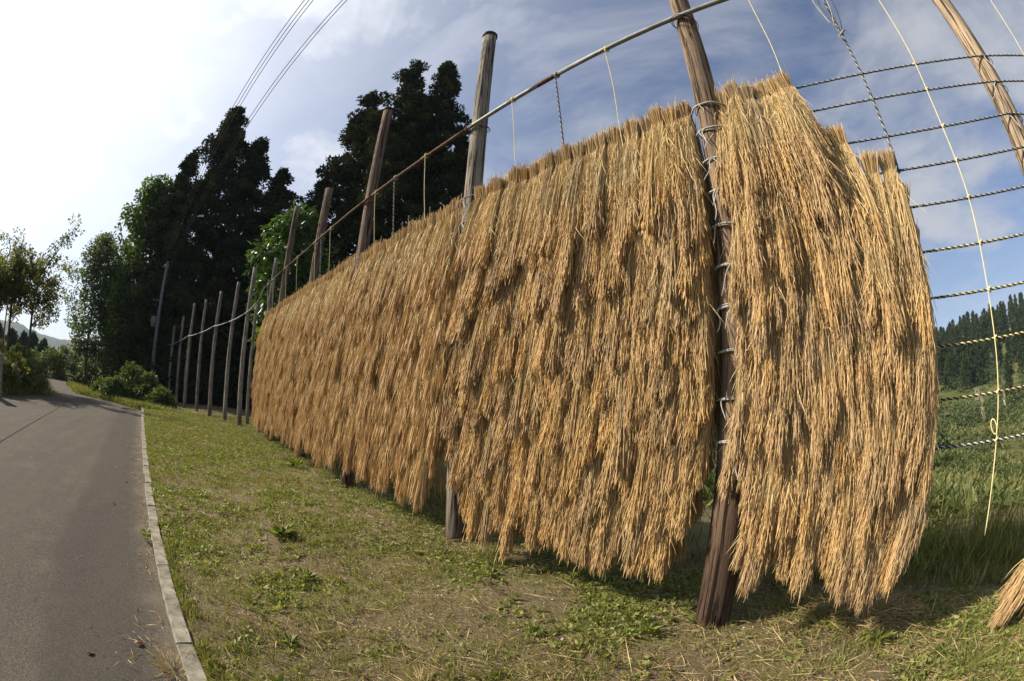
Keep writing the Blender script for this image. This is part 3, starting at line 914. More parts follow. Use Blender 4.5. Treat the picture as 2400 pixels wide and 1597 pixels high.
LOD = []
for s in range(8):
    m = MB()
    for V, Q, v, e in sheaf_arrays(500 + s, 185, 2, 1.25, 3, 3, .86, .08): m.add(V, Q, v, e)
    LOD.append((np.concatenate(m.V), np.concatenate(m.Q), np.concatenate(m.var), np.concatenate(m.ear)))
m = MB()
for (x, tier, bay, i) in rest:
    V, Q, v, e = random.choice(LOD)
    a, b_ = random.gauss(0, .02) + colvar(x)[1], random.gauss(0, .03)
    sx, sz = random.uniform(.95, 1.15) * random.choice((-1, 1)), random.uniform(.9, 1.06)
    W = V * [sx, random.uniform(.85, 1.2), sz]
    W = np.stack([W[:, 0] * math.cos(a) + W[:, 2] * math.sin(a), W[:, 1] + W[:, 2] * math.sin(-abs(b_) * .6), W[:, 2] * math.cos(a) - W[:, 0] * math.sin(a)], 1)
    W = W + [x, POST_Y + random.gauss(0, .012) + past_post(x) + colvar(x)[0], float(rope_z(tier, x)) + random.gauss(0, .02)]
    m.add(W, Q, np.clip(v + random.gauss(0, .1), 0, 1), e)
put('far_rice_sheaves', m.mesh('far_rice_sheaves', MAT['straw'], False), kind='stuff', label='rice sheaves packed on the ropes of the farther bays, beyond the grey capped post', category='sheaves')

# the sheaf propped against the foot of the pale post
t = thing('rice_sheaf', 'loose rice sheaf propped against the foot of the pale post, ears on the ground', 'sheaf', (-1.7, -3.0, .8))
t.rotation_mode = 'QUATERNION'
t.rotation_quaternion = (Vector((-1.7, -3.0, .8)) - Vector((-1.26, -2.8, 0))).to_track_quat('Z', 'Y')
vb, vs, ve = VAR_WIDE[0]
put('butt', vb, t); put('stalks', vs, t); put('ears', ve, t)
t.scale = (1.05, 1.0, .9)


# ------------------------------------------------------------------ trees
def unit(n): v = RNG.normal(size=(n, 3)); return v / np.linalg.norm(v, axis=1)[:, None]


def clump_leaves(mb, C, R, per, L, W, droop=-.1, flat=1.0, var_c=None):
    """leaves spread through clumps centred on C with radii R"""
    n = len(C)
    idx = np.repeat(np.arange(n), per)
    d = unit(len(idx)) * [1, 1, flat]
    u = RNG.uniform(.35, 1.05, len(idx)) ** .6
    P = C[idx] + d * (R[idx] * u)[:, None]
    D = d + RNG.normal(0, .6, d.shape) + [0, 0, droop]
    v0 = RNG.normal(.5, .2, n) if var_c is None else var_c
    var = np.clip(v0[idx] + RNG.normal(0, .16, len(idx)), 0, 1)
    mb.leaves(P, D, L * RNG.uniform(.6, 1.3, len(idx)), W * RNG.uniform(.6, 1.3, len(idx)), var, .06)


def trunk_mesh(h, r, lean=(0, 0), limbs=(), wob=.12):
    m = MB(); z = np.linspace(-.3, h, 12); ph = random.random() * 6
    cx = lean[0] * z / h + wob * np.sin(z / h * 5 + ph) * z / h; cy = lean[1] * z / h + wob * np.cos(z / h * 4 + ph) * z / h
    m.tube(np.stack([cx, cy, z], 1), np.interp(z, [0, h * .08, h], [r * 1.25, r, r * .2]), 9)
    for (z0, dx, dy, dz, rr_) in limbs:
        i = np.argmin(abs(z - z0)); p = np.array([cx[i], cy[i], z[i]])
        f = np.linspace(0, 1, 7)[:, None]
        P = p + np.array([dx, dy, dz]) * f + np.array([0, 0, .25 * dz]) * f * f + RNG.normal(0, .03, (7, 3)) * f
        m.tube(P, np.linspace(rr_, rr_ * .2, 7), 6)
    return m.mesh('trunk', MAT['bark'])


def cedar_crown(h, R, z0, n_br, per, L, W, mat, top=1.0, seed=0):
    """branches in irregular whorls, each ending in drooping sprays of foliage"""
    g = np.random.default_rng(seed)
    C, Rr = [], []
    ph = g.uniform(0, 6, 4)
    for i in range(n_br):
        t = g.random() ** 1.05
        z = z0 + (h - z0) * t
        a = g.uniform(0, 2 * np.pi)
        lob = .82 + .2 * math.sin(2 * a + ph[0] + t * 6) + .2 * math.sin(t * 17 + ph[1] + 2.2 * math.sin(a + ph[2]))
        r = R * (1 - t) ** .52 * lob * g.uniform(.6, 1.12) + .12
        nb_ = 2 if r < 1.2 else 3
        for f in np.linspace(.45, 1.0, nb_):
            C.append((r * f * math.cos(a) + g.normal(0, .12), r * f * math.sin(a) + g.normal(0, .12), z + .14 * r * f - .30 * r * f * f + g.normal(0, .1)))
            Rr.append(g.uniform(.26, .62) * (.55 + .45 * (1 - t)) * (.75 + .06 * R))
    m = MB(); C, Rr = np.array(C), np.array(Rr)
    clump_leaves(m, C, Rr, per, L, W, .25, .7)
    zc = np.linspace(h - 1.3, h + .2, 7)
    clump_leaves(m, np.stack([g.normal(0, .12, 7), g.normal(0, .12, 7), zc], 1), np.linspace(.42, .13, 7) * top, per, L, W, .6)
    # sparse inner foliage around the stem
    zi = g.uniform(z0, h * .9, int(n_br * .5)); ai = g.uniform(0, 6.28, len(zi)); ri = R * .3 * (1 - zi / h) * g.random(len(zi))
    clump_leaves(m, np.stack([ri * np.cos(ai), ri * np.sin(ai), zi], 1), np.full(len(zi), .8), max(12, per // 2), L * 1.3, W * 1.3, 0)
    return m.mesh('crown', mat, False)


def tree(name, label, cat, loc, crown, trunk, rz=0.0, group=None):
    t = thing(name, label, cat, loc, (0, 0, rz), group)
    put('crown', crown, t); put('trunk', trunk, t)
    return t


def pol(d, az): return (d * math.cos(rad(az)), d * math.sin(rad(az)))


CG = 'dark cedars behind the drying rack'
ced = [  # dist, azimuth, height, radius, base of crown, clumps, label
    (33, 0.0, 22.3, 5.2, 1.5, 470, 'tallest dark cedar of the left clump, its spire under the power lines'),
    (33.5, -5.0, 20.2, 5.3, 1.2, 470, 'dark cedar forming the right shoulder of the left clump'),
    (33, -9.2, 17.6, 4.8, 1.0, 370, 'lower dark cedar at the right edge of the left clump'),
    (32, 4.0, 17.0, 3.6, 1.0, 270, 'dark cedar at the left edge of the left clump behind the utility pole'),
    (26.5, -25.4, 25.6, 4.7, 2.0, 450, 'left spire of the twin-topped tallest cedar behind the capped posts'),
    (27, -30.4, 26.2, 4.6, 2.0, 450, 'right spire of the twin-topped tallest cedar beside the grey capped post'),
    (28, -19.6, 22.8, 4.5, 1.5, 400, 'dark cedar left of the twin spires, topped by the brown capped post'),
]
for i, (d, a, h, R, z0, ncl, lb) in enumerate(ced):
    x, y = pol(d, a)
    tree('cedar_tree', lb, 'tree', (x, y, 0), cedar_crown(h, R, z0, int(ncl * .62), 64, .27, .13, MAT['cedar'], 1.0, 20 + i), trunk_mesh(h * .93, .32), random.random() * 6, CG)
x, y = pol(25.5, -34.0)
tree('cedar_tree', 'lower dark cedar filling in right of the twin spires behind the hay', 'tree', (x, y, 0), cedar_crown(18, 3.0, 1.0, 150, 60, .27, .13, MAT['cedar'], 1, 66), trunk_mesh(15, .25), 0, CG)
x, y = pol(29, -15.5)
tree('cedar_tree', 'lower dark cedar between the left clump and the twin spires', 'tree', (x, y, 0), cedar_crown(15.5, 3.4, 1.0, 150, 60, .27, .13, MAT['cedar'], 1, 67), trunk_mesh(12, .25), 0, CG)
# the shaded wood behind, one mass
m = MB(); C = []
for k in range(900):
    a = random.uniform(-42, 7); d = random.uniform(36, 50); hmax = 8.5 + 3 * math.sin(a * .5)
    x, y = pol(d, a); C.append((x, y, random.uniform(0.2, hmax)))
clump_leaves(m, np.array(C), RNG.uniform(.8, 1.5, len(C)), 46, .5, .26, -.1)
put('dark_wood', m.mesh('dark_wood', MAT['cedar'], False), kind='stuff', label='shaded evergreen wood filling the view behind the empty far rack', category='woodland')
m = MB(); C = []
for k in range(420):
    a = random.uniform(-12, 4.2); d = random.uniform(29.5, 33); x, y = pol(d, a); C.append((x, y, random.uniform(0, 2.4) * random.random() ** .5))
clump_leaves(m, np.array(C), RNG.uniform(.35, .7, len(C)), 40, .3, .16, .2)
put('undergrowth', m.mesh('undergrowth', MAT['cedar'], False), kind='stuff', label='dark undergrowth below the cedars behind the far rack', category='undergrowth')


def round_crown(h0, h1, R, n_cl, per, L, W, mat, cr=(.4, .8), seed=0, shape=.5, flat=.75, droop=-.3):
    g = np.random.default_rng(seed); C = []
    ph = g.uniform(0, 6, 3)
    while len(C) < n_cl:
        t = g.random(); a = g.uniform(0, 2 * np.pi)
        prof = (math.sin(math.pi * min(1, t * .92 + .08)) ** shape)
        r = R * prof * (g.random() ** .45) * (.82 + .2 * math.sin(3 * a + ph[0] + t * 6))
        C.append((r * math.cos(a), r * math.sin(a), h0 + (h1 - h0) * t))
    m = MB(); clump_leaves(m, np.array(C), g.uniform(*cr, n_cl), per, L, W, droop, flat)
    return m.mesh('crown', mat, False)


def limbs(n, z0, z1, R, r):
    return [(random.uniform(z0, z1), R * math.cos(a), R * math.sin(a), random.uniform(.5, 1.0) * R, r) for a in np.linspace(0, 6.28, n, endpoint=False) + random.random()]


x, y = pol(20.5, -13.2)
tree('big_leaf_tree', 'sunlit tree with large bright green leaves right behind the posts', 'tree', (x, y, 0),
     round_crown(3.6, 9.6, 2.15, 170, 40, .34, .15, MAT['magnolia'], (.4, .75), 5, .6, .6, -.55), trunk_mesh(8, .16, limbs=limbs(8, 3, 6, 1.7, .06)))
x, y = pol(35, 7.3)
tree('broadleaf_tree', 'dense green broadleaf tree left of the cedars, behind the utility pole', 'tree', (x, y, 0),
     round_crown(1.4, 15.6, 2.7, 300, 60, .34, .2, MAT['broad'], (.5, 1.0), 6, .42), trunk_mesh(13, .25, limbs=limbs(10, 4, 11, 2.2, .09)))
x, y = pol(37, 12.9)
tree('slender_tree', 'tall airy grey-green tree with several slim trunks beyond the road bend', 'tree', (x, y, 0),
     round_crown(2.2, 11.0, 2.7, 260, 46, .25, .13, MAT['birch'], (.4, .85), 9, .5), trunk_mesh(9.5, .13, limbs=limbs(10, 2, 7, 1.9, .05)))
for q, (dx, dy) in enumerate(((.5, .5), (-.3, -.5))):
    pass
x, y = pol(37, 10.3)
tree('slender_tree', 'second airy tree, lower and darker, between the tall airy tree and the dense broadleaf tree', 'tree', (x, y, 0),
     round_crown(1.6, 8.6, 2.0, 170, 46, .25, .12, MAT['birch'], (.35, .7), 10, .6), trunk_mesh(7.5, .1, limbs=limbs(8, 2, 6, 1.3, .04)))


def thin_tree(loc, h, R, label, seed, lean):
    g = np.random.default_rng(seed)
    lim = []
    C, Rr = [], []
    for k in range(24):
        a = g.uniform(0, 6.28); z0 = h * g.uniform(.44, .92); L = R * g.uniform(.6, 1.15); dz = L * g.uniform(.3, 1.1)
        lim.append((z0, L * math.cos(a), L * math.sin(a), dz, .035))
        for f in np.linspace(.35, 1.05, 5):
            C.append((lean[0] * z0 / h + L * f * math.cos(a) + g.normal(0, .15), lean[1] * z0 / h + L * f * math.sin(a) + g.normal(0, .15), z0 + dz * f * 1.1 + g.normal(0, .15))); Rr.append(g.uniform(.25, .5))
    for f in np.linspace(.75, 1.05, 5): C.append((lean[0], lean[1], h * f)); Rr.append(.28)
    m = MB(); clump_leaves(m, np.array(C), np.array(Rr), 50, .17, .1, -.3, .7)
    tree('thin_tree', label, 'tree', loc, m.mesh('crown', MAT['cherry'], False), trunk_mesh(h, .125, lean, lim, .15), 0, 'thin trees on the bank')


x, y = pol(28, 21.3)
thin_tree((x, y, .5), 5.7, 2.1, 'thin dark-trunked tree with yellowing leaves on the bank, nearer the road', 31, (.2, .1))
x, y = pol(28.5, 24.3)
thin_tree((x, y, .5), 5.4, 2.0, 'thin dark-trunked tree with yellowing leaves at the left edge by the red pole', 32, (-.1, .2))
x, y = pol(27.5, 27.6)
thin_tree((x, y, .5), 5.0, 1.7, 'thin tree on the bank outermost at the left edge', 33, (-.1, -.2))


def shrub(loc, R, h, label, seed, mat='shrub', per=40, ncl=60, L=.2, group=None):
    g = np.random.default_rng(seed); C = []
    for k in range(ncl):
        a = g.uniform(0, 6.28); t = g.random(); r = R * math.sqrt(g.random()) * math.sqrt(max(0, 1 - t ** 2))
        C.append((r * math.cos(a), r * math.sin(a), .1 + h * t * .92))
    m = MB(); clump_leaves(m, np.array(C), g.uniform(.2, .42, ncl) * (.5 + .25 * R), per, L, L * .55, 0, .8)
    st = MB()
    for k in range(7):
        a = g.uniform(0, 6.28); st.tube([(0, 0, -.1), (.3 * R * math.cos(a), .3 * R * math.sin(a), h * .5), (.6 * R * math.cos(a), .6 * R * math.sin(a), h * .9)], [.025, .018, .006], 5)
    t = thing('shrub', label, 'shrub', loc, (0, 0, 0), group)
    put('foliage', m.mesh('foliage', MAT[mat], False), t); put('stems', st.mesh('stems', MAT['bark']), t)


SG = 'shrubs along the far road edge'
shrub((*pol(26.2, 6.4), -.1), 1.25, 1.95, 'tall leafy bright shrub at the road bend, left of the utility pole', 1, group=SG)
shrub((*pol(25.3, 4.0), -.1), 1.1, 1.45, 'rounded green shrub directly in front of the utility pole foot', 2, group=SG)
shrub((*pol(25.0, 8.6), -.15), .95, 1.1, 'low leafy shrub on the road edge left of the tall bright shrub', 3, group=SG)
shrub((*pol(27.5, 10.2), -.2), .8, .8, 'lowest small shrub on the road edge under the airy trees', 4, group=SG)
shrub((*pol(24.0, 2.2), -.1), .8, .75, 'small dry shrub where the kerb ends, beside the far rack', 5, 'birch', group=SG)
for k, (a, d, h, R, lb) in enumerate(((12.3, 40, 2.3, 1.5, 'dull green bush under the tall airy tree trunks'), (14.3, 42, 2.7, 1.7, 'rounded dull green bush beyond the road, right of the bank tip'), (16.2, 43, 2.9, 1.8, 'tallest dull green bush above the vanishing road'), (18.2, 42, 2.5, 1.7, 'dull green bush behind the bank near the thin tree'), (20.4, 43, 2.2, 1.6, 'dull green bush behind the bank between the thin trunks'), (22.9, 44, 2.3, 1.6, 'dull green bush behind the bank by the outer thin trunk'), (25.5, 44, 2.4, 1.7, 'dull green bush behind the red pole at the left edge'))):
    shrub((*pol(d, a), -.3), R, h, lb, 20 + k, 'birch', 34, 70, .22, 'bushes beyond the bank')
CF = [(19.2, 75, 3.9), (20.8, 78, 4.7), (22.2, 76, 4.4), (24.0, 80, 4.6), (17.8, 82, 3.0), (26.0, 80, 5.0)]
LBF = ['small far conifer right of the thin tree trunk', 'rounded far conifer behind the nearer thin trunk', 'far conifer between the two thin trunks', 'far conifer left of the outer thin trunk', 'lowest far conifer, nearest the blue hills gap', 'far conifer at the very left edge']
for k, (a, d, h) in enumerate(CF):
    tree('conifer_tree', LBF[k], 'tree', (*pol(d, a), -.4), cedar_crown(h, 2.3, .4, 50, 30, .45, .25, MAT['hillcedar'], 1, 90 + k), trunk_mesh(h * .9, .15), 0, 'far conifers beyond the bank')

# ------------------------------------------------------------------ right-hand valley side
var_ced = []
for s in range(4):
    var_ced.append((cedar_crown(12 + s, 2.5, .8, 60, 22, .75, .4, MAT['hillcedar'], 1, 200 + s), trunk_mesh(11 + s, .2)))
HG = 'cedars covering the far hillside'
for k in range(298):
    a = random.uniform(-119, -91); d = 94 + 165 * random.random() ** .9
    x, y = pol(d, a)
    if vnoise(x * .03, y * .03, 8) < .36 and d < 112: continue
    z = float(terrain(x, y)) - .5
    t = thing('cedar_tree', 'dark pointed cedar among the many on the far wooded hillside', 'tree', (x, y, z), (0, 0, random.random() * 6), HG)
    sc = random.uniform(.5, .86); t.scale = (sc * random.uniform(.9, 1.2), sc * random.uniform(.9, 1.2), sc)
    c, tr = random.choice(var_ced)
    put('crown', c, t); put('trunk', tr, t)
m = MB(); C = []
for k in range(2700):
    a = random.uniform(-138, -58); d = 52 + 90 * random.random() ** 1.3; x, y = pol(d, a)
    if vnoise(x * .05, y * .05, 4) < .34: continue
    C.append((x, y, float(terrain(x, y)) + random.uniform(0, 1.8)))
clump_leaves(m, np.array(C), RNG.uniform(.6, 1.8, len(C)), 34, .5, .28, -.1, .7)
put('hillside_scrub', m.mesh('hillside_scrub', MAT['hillbroad'], False), kind='stuff', label='rounded green scrub on the lower valley side', category='scrub')


m = MB(); C = []
for k in range(1500):
    a = random.uniform(-92, -45) if k % 3 else random.uniform(-145, -118); d = random.uniform(112, 240); x, y = pol(d, a)
    C.append((x, y, float(terrain(x, y)) + random.uniform(0, 7)))
clump_leaves(m, np.array(C), RNG.uniform(1.2, 2.6, len(C)), 26, .9, .5, .1)
put('hill_wood', m.mesh('hill_wood', MAT['hillcedar'], False), kind='stuff', label='evergreen wood running on along the valley side', category='woodland')
m = MB(); n = 28000
a = RNG.uniform(-140, -62, n); d = 9 + 70 * RNG.random(n) ** .8
x, y = d * np.cos(np.radians(a)), d * np.sin(np.radians(a))
keep = vnoise(x * .11, y * .11, 51) + RNG.normal(0, .12, n) > .42
x, y = x[keep], y[keep]; n = len(x); k = 6; idx = np.repeat(np.arange(n), k)
aa = RNG.uniform(0, 6.28, n * k); el = RNG.uniform(.2, 1.2, n * k)
hz_ = (.15 + .5 * vnoise(x * .4, y * .4, 52))
m.leaves(np.stack([x[idx] + RNG.normal(0, .15, n * k), y[idx] + RNG.normal(0, .15, n * k), (terrain(x, y) - .2)[idx] + RNG.random(n * k) * hz_[idx]], 1), np.stack([np.cos(aa) * np.cos(el), np.sin(aa) * np.cos(el), np.sin(el)], 1),
         (hz_[idx] + .12) * RNG.uniform(.5, 1.1, n * k), .09 + .002 * d[keep][idx], np.clip(vnoise(x * .25, y * .25, 53)[idx] * .8 + RNG.normal(.1, .2, n * k), 0, 1), .06)
put('meadow_plants', m.mesh('meadow_plants', MAT['meadowleaf'], False), kind='stuff', label='mixed green undergrowth covering the valley meadow', category='undergrowth')


def house(loc, dims, rz, label):
    t = thing('house', label, 'house', loc, (0, 0, rz))
    w_, d_, h_ = dims
    put('wall', MB().box((0, 0, h_ / 2), dims).mesh('wall', MAT['white'], False), t)
    r = MB(); e = .35
    V = [(-w_ / 2 - e, -d_ / 2 - e, h_ + .02), (w_ / 2 + e, -d_ / 2 - e, h_ + .02), (w_ / 2 + e, d_ / 2 + e, h_ + .02), (-w_ / 2 - e, d_ / 2 + e, h_ + .02), (-w_ / 2 - e, 0, h_ + d_ * .33), (w_ / 2 + e, 0, h_ + d_ * .33)]
    r.add(V, [[0, 1, 5, 4], [3, 4, 5, 2], [0, 3, 2, 1], [0, 4, 4, 3], [1, 2, 5, 5]][:3])
    r.add([V[0], V[3], V[4], V[4]], [[0, 1, 2, 3]]); r.add([V[1], V[2], V[5], V[5]], [[0, 1, 2, 3]])
    put('roof', r.mesh('roof', MAT['slate'], False), t)
    for k in range(3):
        f = put('window', MB().box((-w_ / 2 + w_ * (k + .5) / 3, d_ / 2 + .02, h_ * .62), (.9, .08, .8)).mesh('window', MAT['pole'], False), t)
        put('pane', MB().box((-w_ / 2 + w_ * (k + .5) / 3, d_ / 2 + .065, h_ * .62), (.75, .03, .65)).mesh('pane', MAT['glass'], False), f)
    return t


for (d, a, dims, rz, lb) in ((138, -106.6, (2.6, 2.1, 1.7), .3, 'small white house among the cedars on the valley side'),):
    x, y = pol(d, a); house((x, y, float(terrain(x, y)) - .1), dims, rz, lb)
x, y = pol(100, -104.2)
t = thing('concrete_pier', 'grey concrete pier standing in the scrub on the valley side', 'pier', (x, y, float(terrain(x, y)) - .3))
put('shaft', MB().box((0, 0, 1.1), (1.0, .9, 2.2)).mesh('shaft', MAT['concrete'], False), t)
put('top', MB().box((0, 0, 2.29), (1.15, 1.05, .16)).mesh('top', MAT['concrete'], False), t)
# bare earth cut and track on the far slope
V = []
tr_pts = [pol(86, a) for a in np.linspace(-97, -101, 10)]
for (x, y) in tr_pts:
    for q in (-1.6, -.5, .5, 1.6):
        yy = y + q; V.append((x, yy, float(terrain(x, yy)) + .12 + .25 * (vnoise(x, yy) - .5)))
Q = [[i * 4 + j, (i + 1) * 4 + j, (i + 1) * 4 + j + 1, i * 4 + j + 1] for i in range(9) for j in range(3)]
put('dirt_track', mesh_np('dirt_track', np.array(V), np.array(Q), MAT['brownhill']), kind='structure')


# ------------------------------------------------------------------ utility pole and wires
ux, uy = pol(30, 3.6)
t = thing('utility_pole', 'slim grey concrete utility pole with cross arms before the dark trees', 'utility pole', (ux, uy, 0), (0, rad(-1.5), 0))
m = MB(); m.tube([(0, 0, -.2), (0, 0, 4), (0, 0, 8.5)], [.15, .125, .09], 12); put('shaft', m.mesh('shaft', MAT['pole']), t)
for z, w_ in ((8.1, .5), (6.0, .75), (4.7, .8)):
    put('cross_arm', MB().box((0, .22 if z < 8 else .1, z), (.07, w_, .07)).mesh('cross_arm', MAT['pole'], False), t)
m = MB(); m.tube([(0, .3, 4.35), (0, .3, 5.0)], .2, 12); put('transformer', m.mesh('transformer', MAT['pole']), t)
for yy in (-.2, .0):
    m = MB(); m.tube([(0, .14 + yy, 8.14), (0, .14 + yy, 8.22), (0, .14 + yy, 8.3)], [.03, .05, .025], 8); put('insulator', m.mesh('insulator', MAT['white']), t)
wires = [  # azimuth and elevation at about 6.4 m from the camera, attachment on the pole
    (-2.35, 47.3, .25, 8.15, 'leftmost power line of the left three'), (-3.15, 47.55, .12, 8.2, 'middle power line of the left three'), (-3.9, 47.75, -.02, 8.2, 'rightmost power line of the left three'),
    (-8.9, 48.6, .3, 6.05, 'left power line of the right pair'), (-9.7, 48.75, .15, 6.05, 'right power line of the right pair')]
for (a, e, dy, za, lb) in wires:
    x1, y1 = pol(6.4, a); z1 = 1.5 + 6.4 * math.tan(rad(e))
    A_ = np.array([ux, uy + .14 + dy, za]); B_ = np.array([x1, y1, z1])
    f = np.linspace(0, 2.1, 50)[:, None]
    P = A_ + (B_ - A_) * f; P[:, 2] += (-1.1 * f * (1 - f)).ravel() * 0.8
    m = MB(); m.tube(P, .0085, 5)
    o = put('power_line', m.mesh('power_line', MAT['wire']), label=lb + ' crossing the sky toward the utility pole', category='power line', group='power lines overhead')

# air
hz = MB(); hz.box((0, 0, 62), (4200, 4200, 150))
hm = bpy.data.materials.new('haze'); hm.use_nodes = True; hm.node_tree.nodes.clear()
ht = NT(hm.node_tree)
pv = ht.n('ShaderNodeVolumePrincipled', {'Color': (0.68, 0.82, 1.0, 1), 'Density': HAZE, 'Anisotropy': 0.0})
ho = ht.n('ShaderNodeOutputMaterial'); link(ht, pv.outputs[0], ho.inputs['Volume'])
put('haze', hz.mesh('haze', hm, False), kind='stuff')

for k, (x, y, R_, h, lb, mt) in enumerate(((20.3, 7.6, .8, .75, 'scraggly bush at the tip of the bank where the road turns', 'meadowleaf'), (19.0, 8.2, .9, .8, 'brownish green bush on the bank in front of the nearer thin trunk', 'cherry'),
        (17.6, 8.2, .8, .7, 'dry low bush at the foot of the red pole', 'meadowleaf'), (22.3, 9.2, 1.0, 1.0, 'green bush on the bank under the nearer thin tree', 'shrub'))):
    shrub((x, y, float(bank_z(np.array(x), np.array(y))) - .1), R_, h, lb, 60 + k, mt, 40, 60, .16, 'bushes on the bank')

# things on the left bank
x, y = pol(24.5, 25.2)
t = thing('red_pole', 'leaning slim red-brown pole at the left edge in front of the thin trees', 'pole', (x, y, .5), (0, rad(-2), 0))
m = MB(); m.tube([(0, 0, -.3), (0, 0, 1.6), (0, 0, 3.3)], [.05, .05, .045], 8); put('shaft', m.mesh('shaft', MAT['redpole']), t)
m = MB(); m.tube([(0, 0, 3.3), (0, 0, 3.34)], .07, 8); put('cap', m.mesh('cap', MAT['redpole']), t)
x, y = pol(17.2, 25.6)
t = thing('concrete_post', 'squat weathered concrete post at the left edge of the bank', 'post', (x, y, 0), (0, 0, .3))
put('shaft', MB().box((0, 0, .5), (.34, .34, 1.5), jig=.012).mesh('shaft', MAT['concrete'], False), t)
put('cap', MB().box((0, 0, 1.29), (.4, .4, .08)).mesh('cap', MAT['concrete'], False), t)

# ------------------------------------------------------------------ ground cover
def scatter_xy(n, x0, x1, y0, y1, near_bias=1.0):
    """points whose density falls with distance from the photographer"""
    u = RNG.random(n) ** near_bias
    x = x0 + (x1 - x0) * u
    return x, RNG.uniform(y0, y1, n)


def verge_pts(n, bias=1.6, ymin=-3.6, xmin=-2.6, xmax=21):
    x = xmin + (xmax - xmin) * RNG.random(n) ** bias
    y1 = kerb_y(x) - .07
    y = y1 + (ymin - y1) * RNG.random(n)
    return x, y


def green(x, y): return .6 * vnoise(x * 1.3, y * 1.3, 11) + .4 * vnoise(x * 4.2, y * 4.2, 12)


# weeds: rosettes and creeping leaves
x, y = verge_pts(75000, 1.75)
keep = green(x, y) + .10 * sstep(x, 4, 12) + RNG.normal(0, .17, len(x)) > .655
x, y = x[keep], y[keep]
m = MB()
n = len(x); k = 6
idx = np.repeat(np.arange(n), k)
size = (RNG.uniform(.009, .028, n) * (1 + .5 * (RNG.random(n) < .12)))[idx] * RNG.uniform(.7, 1.3, n * k)
a = RNG.uniform(0, 2 * np.pi, n * k)
el = RNG.uniform(.0, .8, n * k)
C = np.stack([x[idx] + RNG.normal(0, .018, n * k), y[idx] + RNG.normal(0, .018, n * k), verge_z(x, y)[idx] + RNG.uniform(0, .03, n * k)], 1)
D = np.stack([np.cos(a) * np.cos(el), np.sin(a) * np.cos(el), np.sin(el)], 1)
var = np.clip(RNG.normal(.5, .2, n)[idx] + RNG.normal(0, .12, n * k), 0, 1)
m.leaves(C, D, size * 1.5, size * .8, var, .05)
put('ground_weeds', m.mesh('ground_weeds', MAT['weed'], False), kind='stuff', label='small green weeds creeping over the verge', category='weeds')
# grass blades
x, y = verge_pts(32000, 1.6)
keep = green(x + 7, y) + .16 * sstep(x, 3, 12) + RNG.normal(0, .2, len(x)) > .6
x, y = x[keep], y[keep]; n = len(x); k = 6; idx = np.repeat(np.arange(n), k)
a = RNG.uniform(0, 6.28, n * k); el = RNG.uniform(.5, 1.45, n * k)
C = np.stack([x[idx] + RNG.normal(0, .02, n * k), y[idx] + RNG.normal(0, .02, n * k), verge_z(x, y)[idx]], 1)
D = np.stack([np.cos(a) * np.cos(el), np.sin(a) * np.cos(el), np.sin(el)], 1)
xk = -2 + 20 * RNG.random(2600) ** 1.4; xk = xk[vnoise(xk * 2.3, 0 * xk, 71) > .38]; yk = kerb_y(xk) - .062 - RNG.gamma(1.2, .02, len(xk))
ik = np.repeat(np.arange(len(xk)), 6); ak = RNG.uniform(0, 6.28, len(ik)); ek = RNG.uniform(.3, 1.4, len(ik))
m0 = MB(); m0.leaves(np.stack([xk[ik] + RNG.normal(0, .02, len(ik)), yk[ik] - np.abs(RNG.normal(0, .015, len(ik))), np.full(len(ik), .005)], 1), np.stack([np.cos(ak) * np.cos(ek), np.sin(ak) * np.cos(ek), np.sin(ek)], 1), RNG.uniform(.03, .1, len(ik)), .006, np.clip(RNG.normal(.5, .25, len(ik)), 0, 1), .08)
put('kerb_grass', m0.mesh('kerb_grass', MAT['grass'], False), kind='stuff', label='grass spilling over the edge of the kerb', category='grass')
m = MB(); m.leaves(C, D, RNG.uniform(.03, .085, n)[idx], .0055 + .003 * (C[:, 0] > 4) + .004 * (C[:, 0] > 9), np.clip(RNG.normal(.5, .28, n * k), 0, 1), .08)
put('verge_grass', m.mesh('verge_grass', MAT['grass'], False), kind='stuff', label='short thin grass on the verge', category='grass')
# straw litter
x, y = verge_pts(130000, 1.9)
dens = .5 + .5 * sstep(-y, .8, 2.6) - .25 * sstep(x, 6, 14)
keep = (RNG.random(len(x)) < dens) & (vnoise(x * 2.2, y * 2.2, 21) + RNG.normal(0, .2, len(x)) > .36)
x, y = x[keep], y[keep]; n = len(x)
a = RNG.uniform(0, 6.28, n); el = RNG.normal(.06, .14, n)
C = np.stack([x, y, verge_z(x, y) + RNG.uniform(.002, .022, n)], 1)
D = np.stack([np.cos(a) * np.cos(el), np.sin(a) * np.cos(el), np.sin(el)], 1)
m = MB(); m.leaves(C, D, RNG.gamma(1.3, .05, n) + .012, RNG.uniform(.0026, .0055, n), np.clip(RNG.normal(.45, .25, n), 0, 1), .02)
n = 3400; x, y = verge_pts(n, 1.9, xmax=9)
x, y = x[: n], np.minimum(y, kerb_y(x) - .15)
keep = vnoise(x * 1.4, y * 1.4, 61) + RNG.normal(0, .15, n) > .48
x, y = x[keep], y[keep]; n = len(x); a = RNG.uniform(0, 6.28, n)
C = np.stack([x, y, verge_z(x, y) + RNG.uniform(.006, .03, n)], 1)
m.leaves(C, np.stack([np.cos(a), np.sin(a), RNG.normal(.02, .1, n)], 1), RNG.uniform(.1, .3, n), RNG.uniform(.0035, .006, n), np.clip(RNG.normal(.65, .2, n), 0, 1), .05)
put('straw_litter', m.mesh('straw_litter', MAT['drystraw'], False), kind='stuff', label='dry straw scattered over the verge', category='straw')
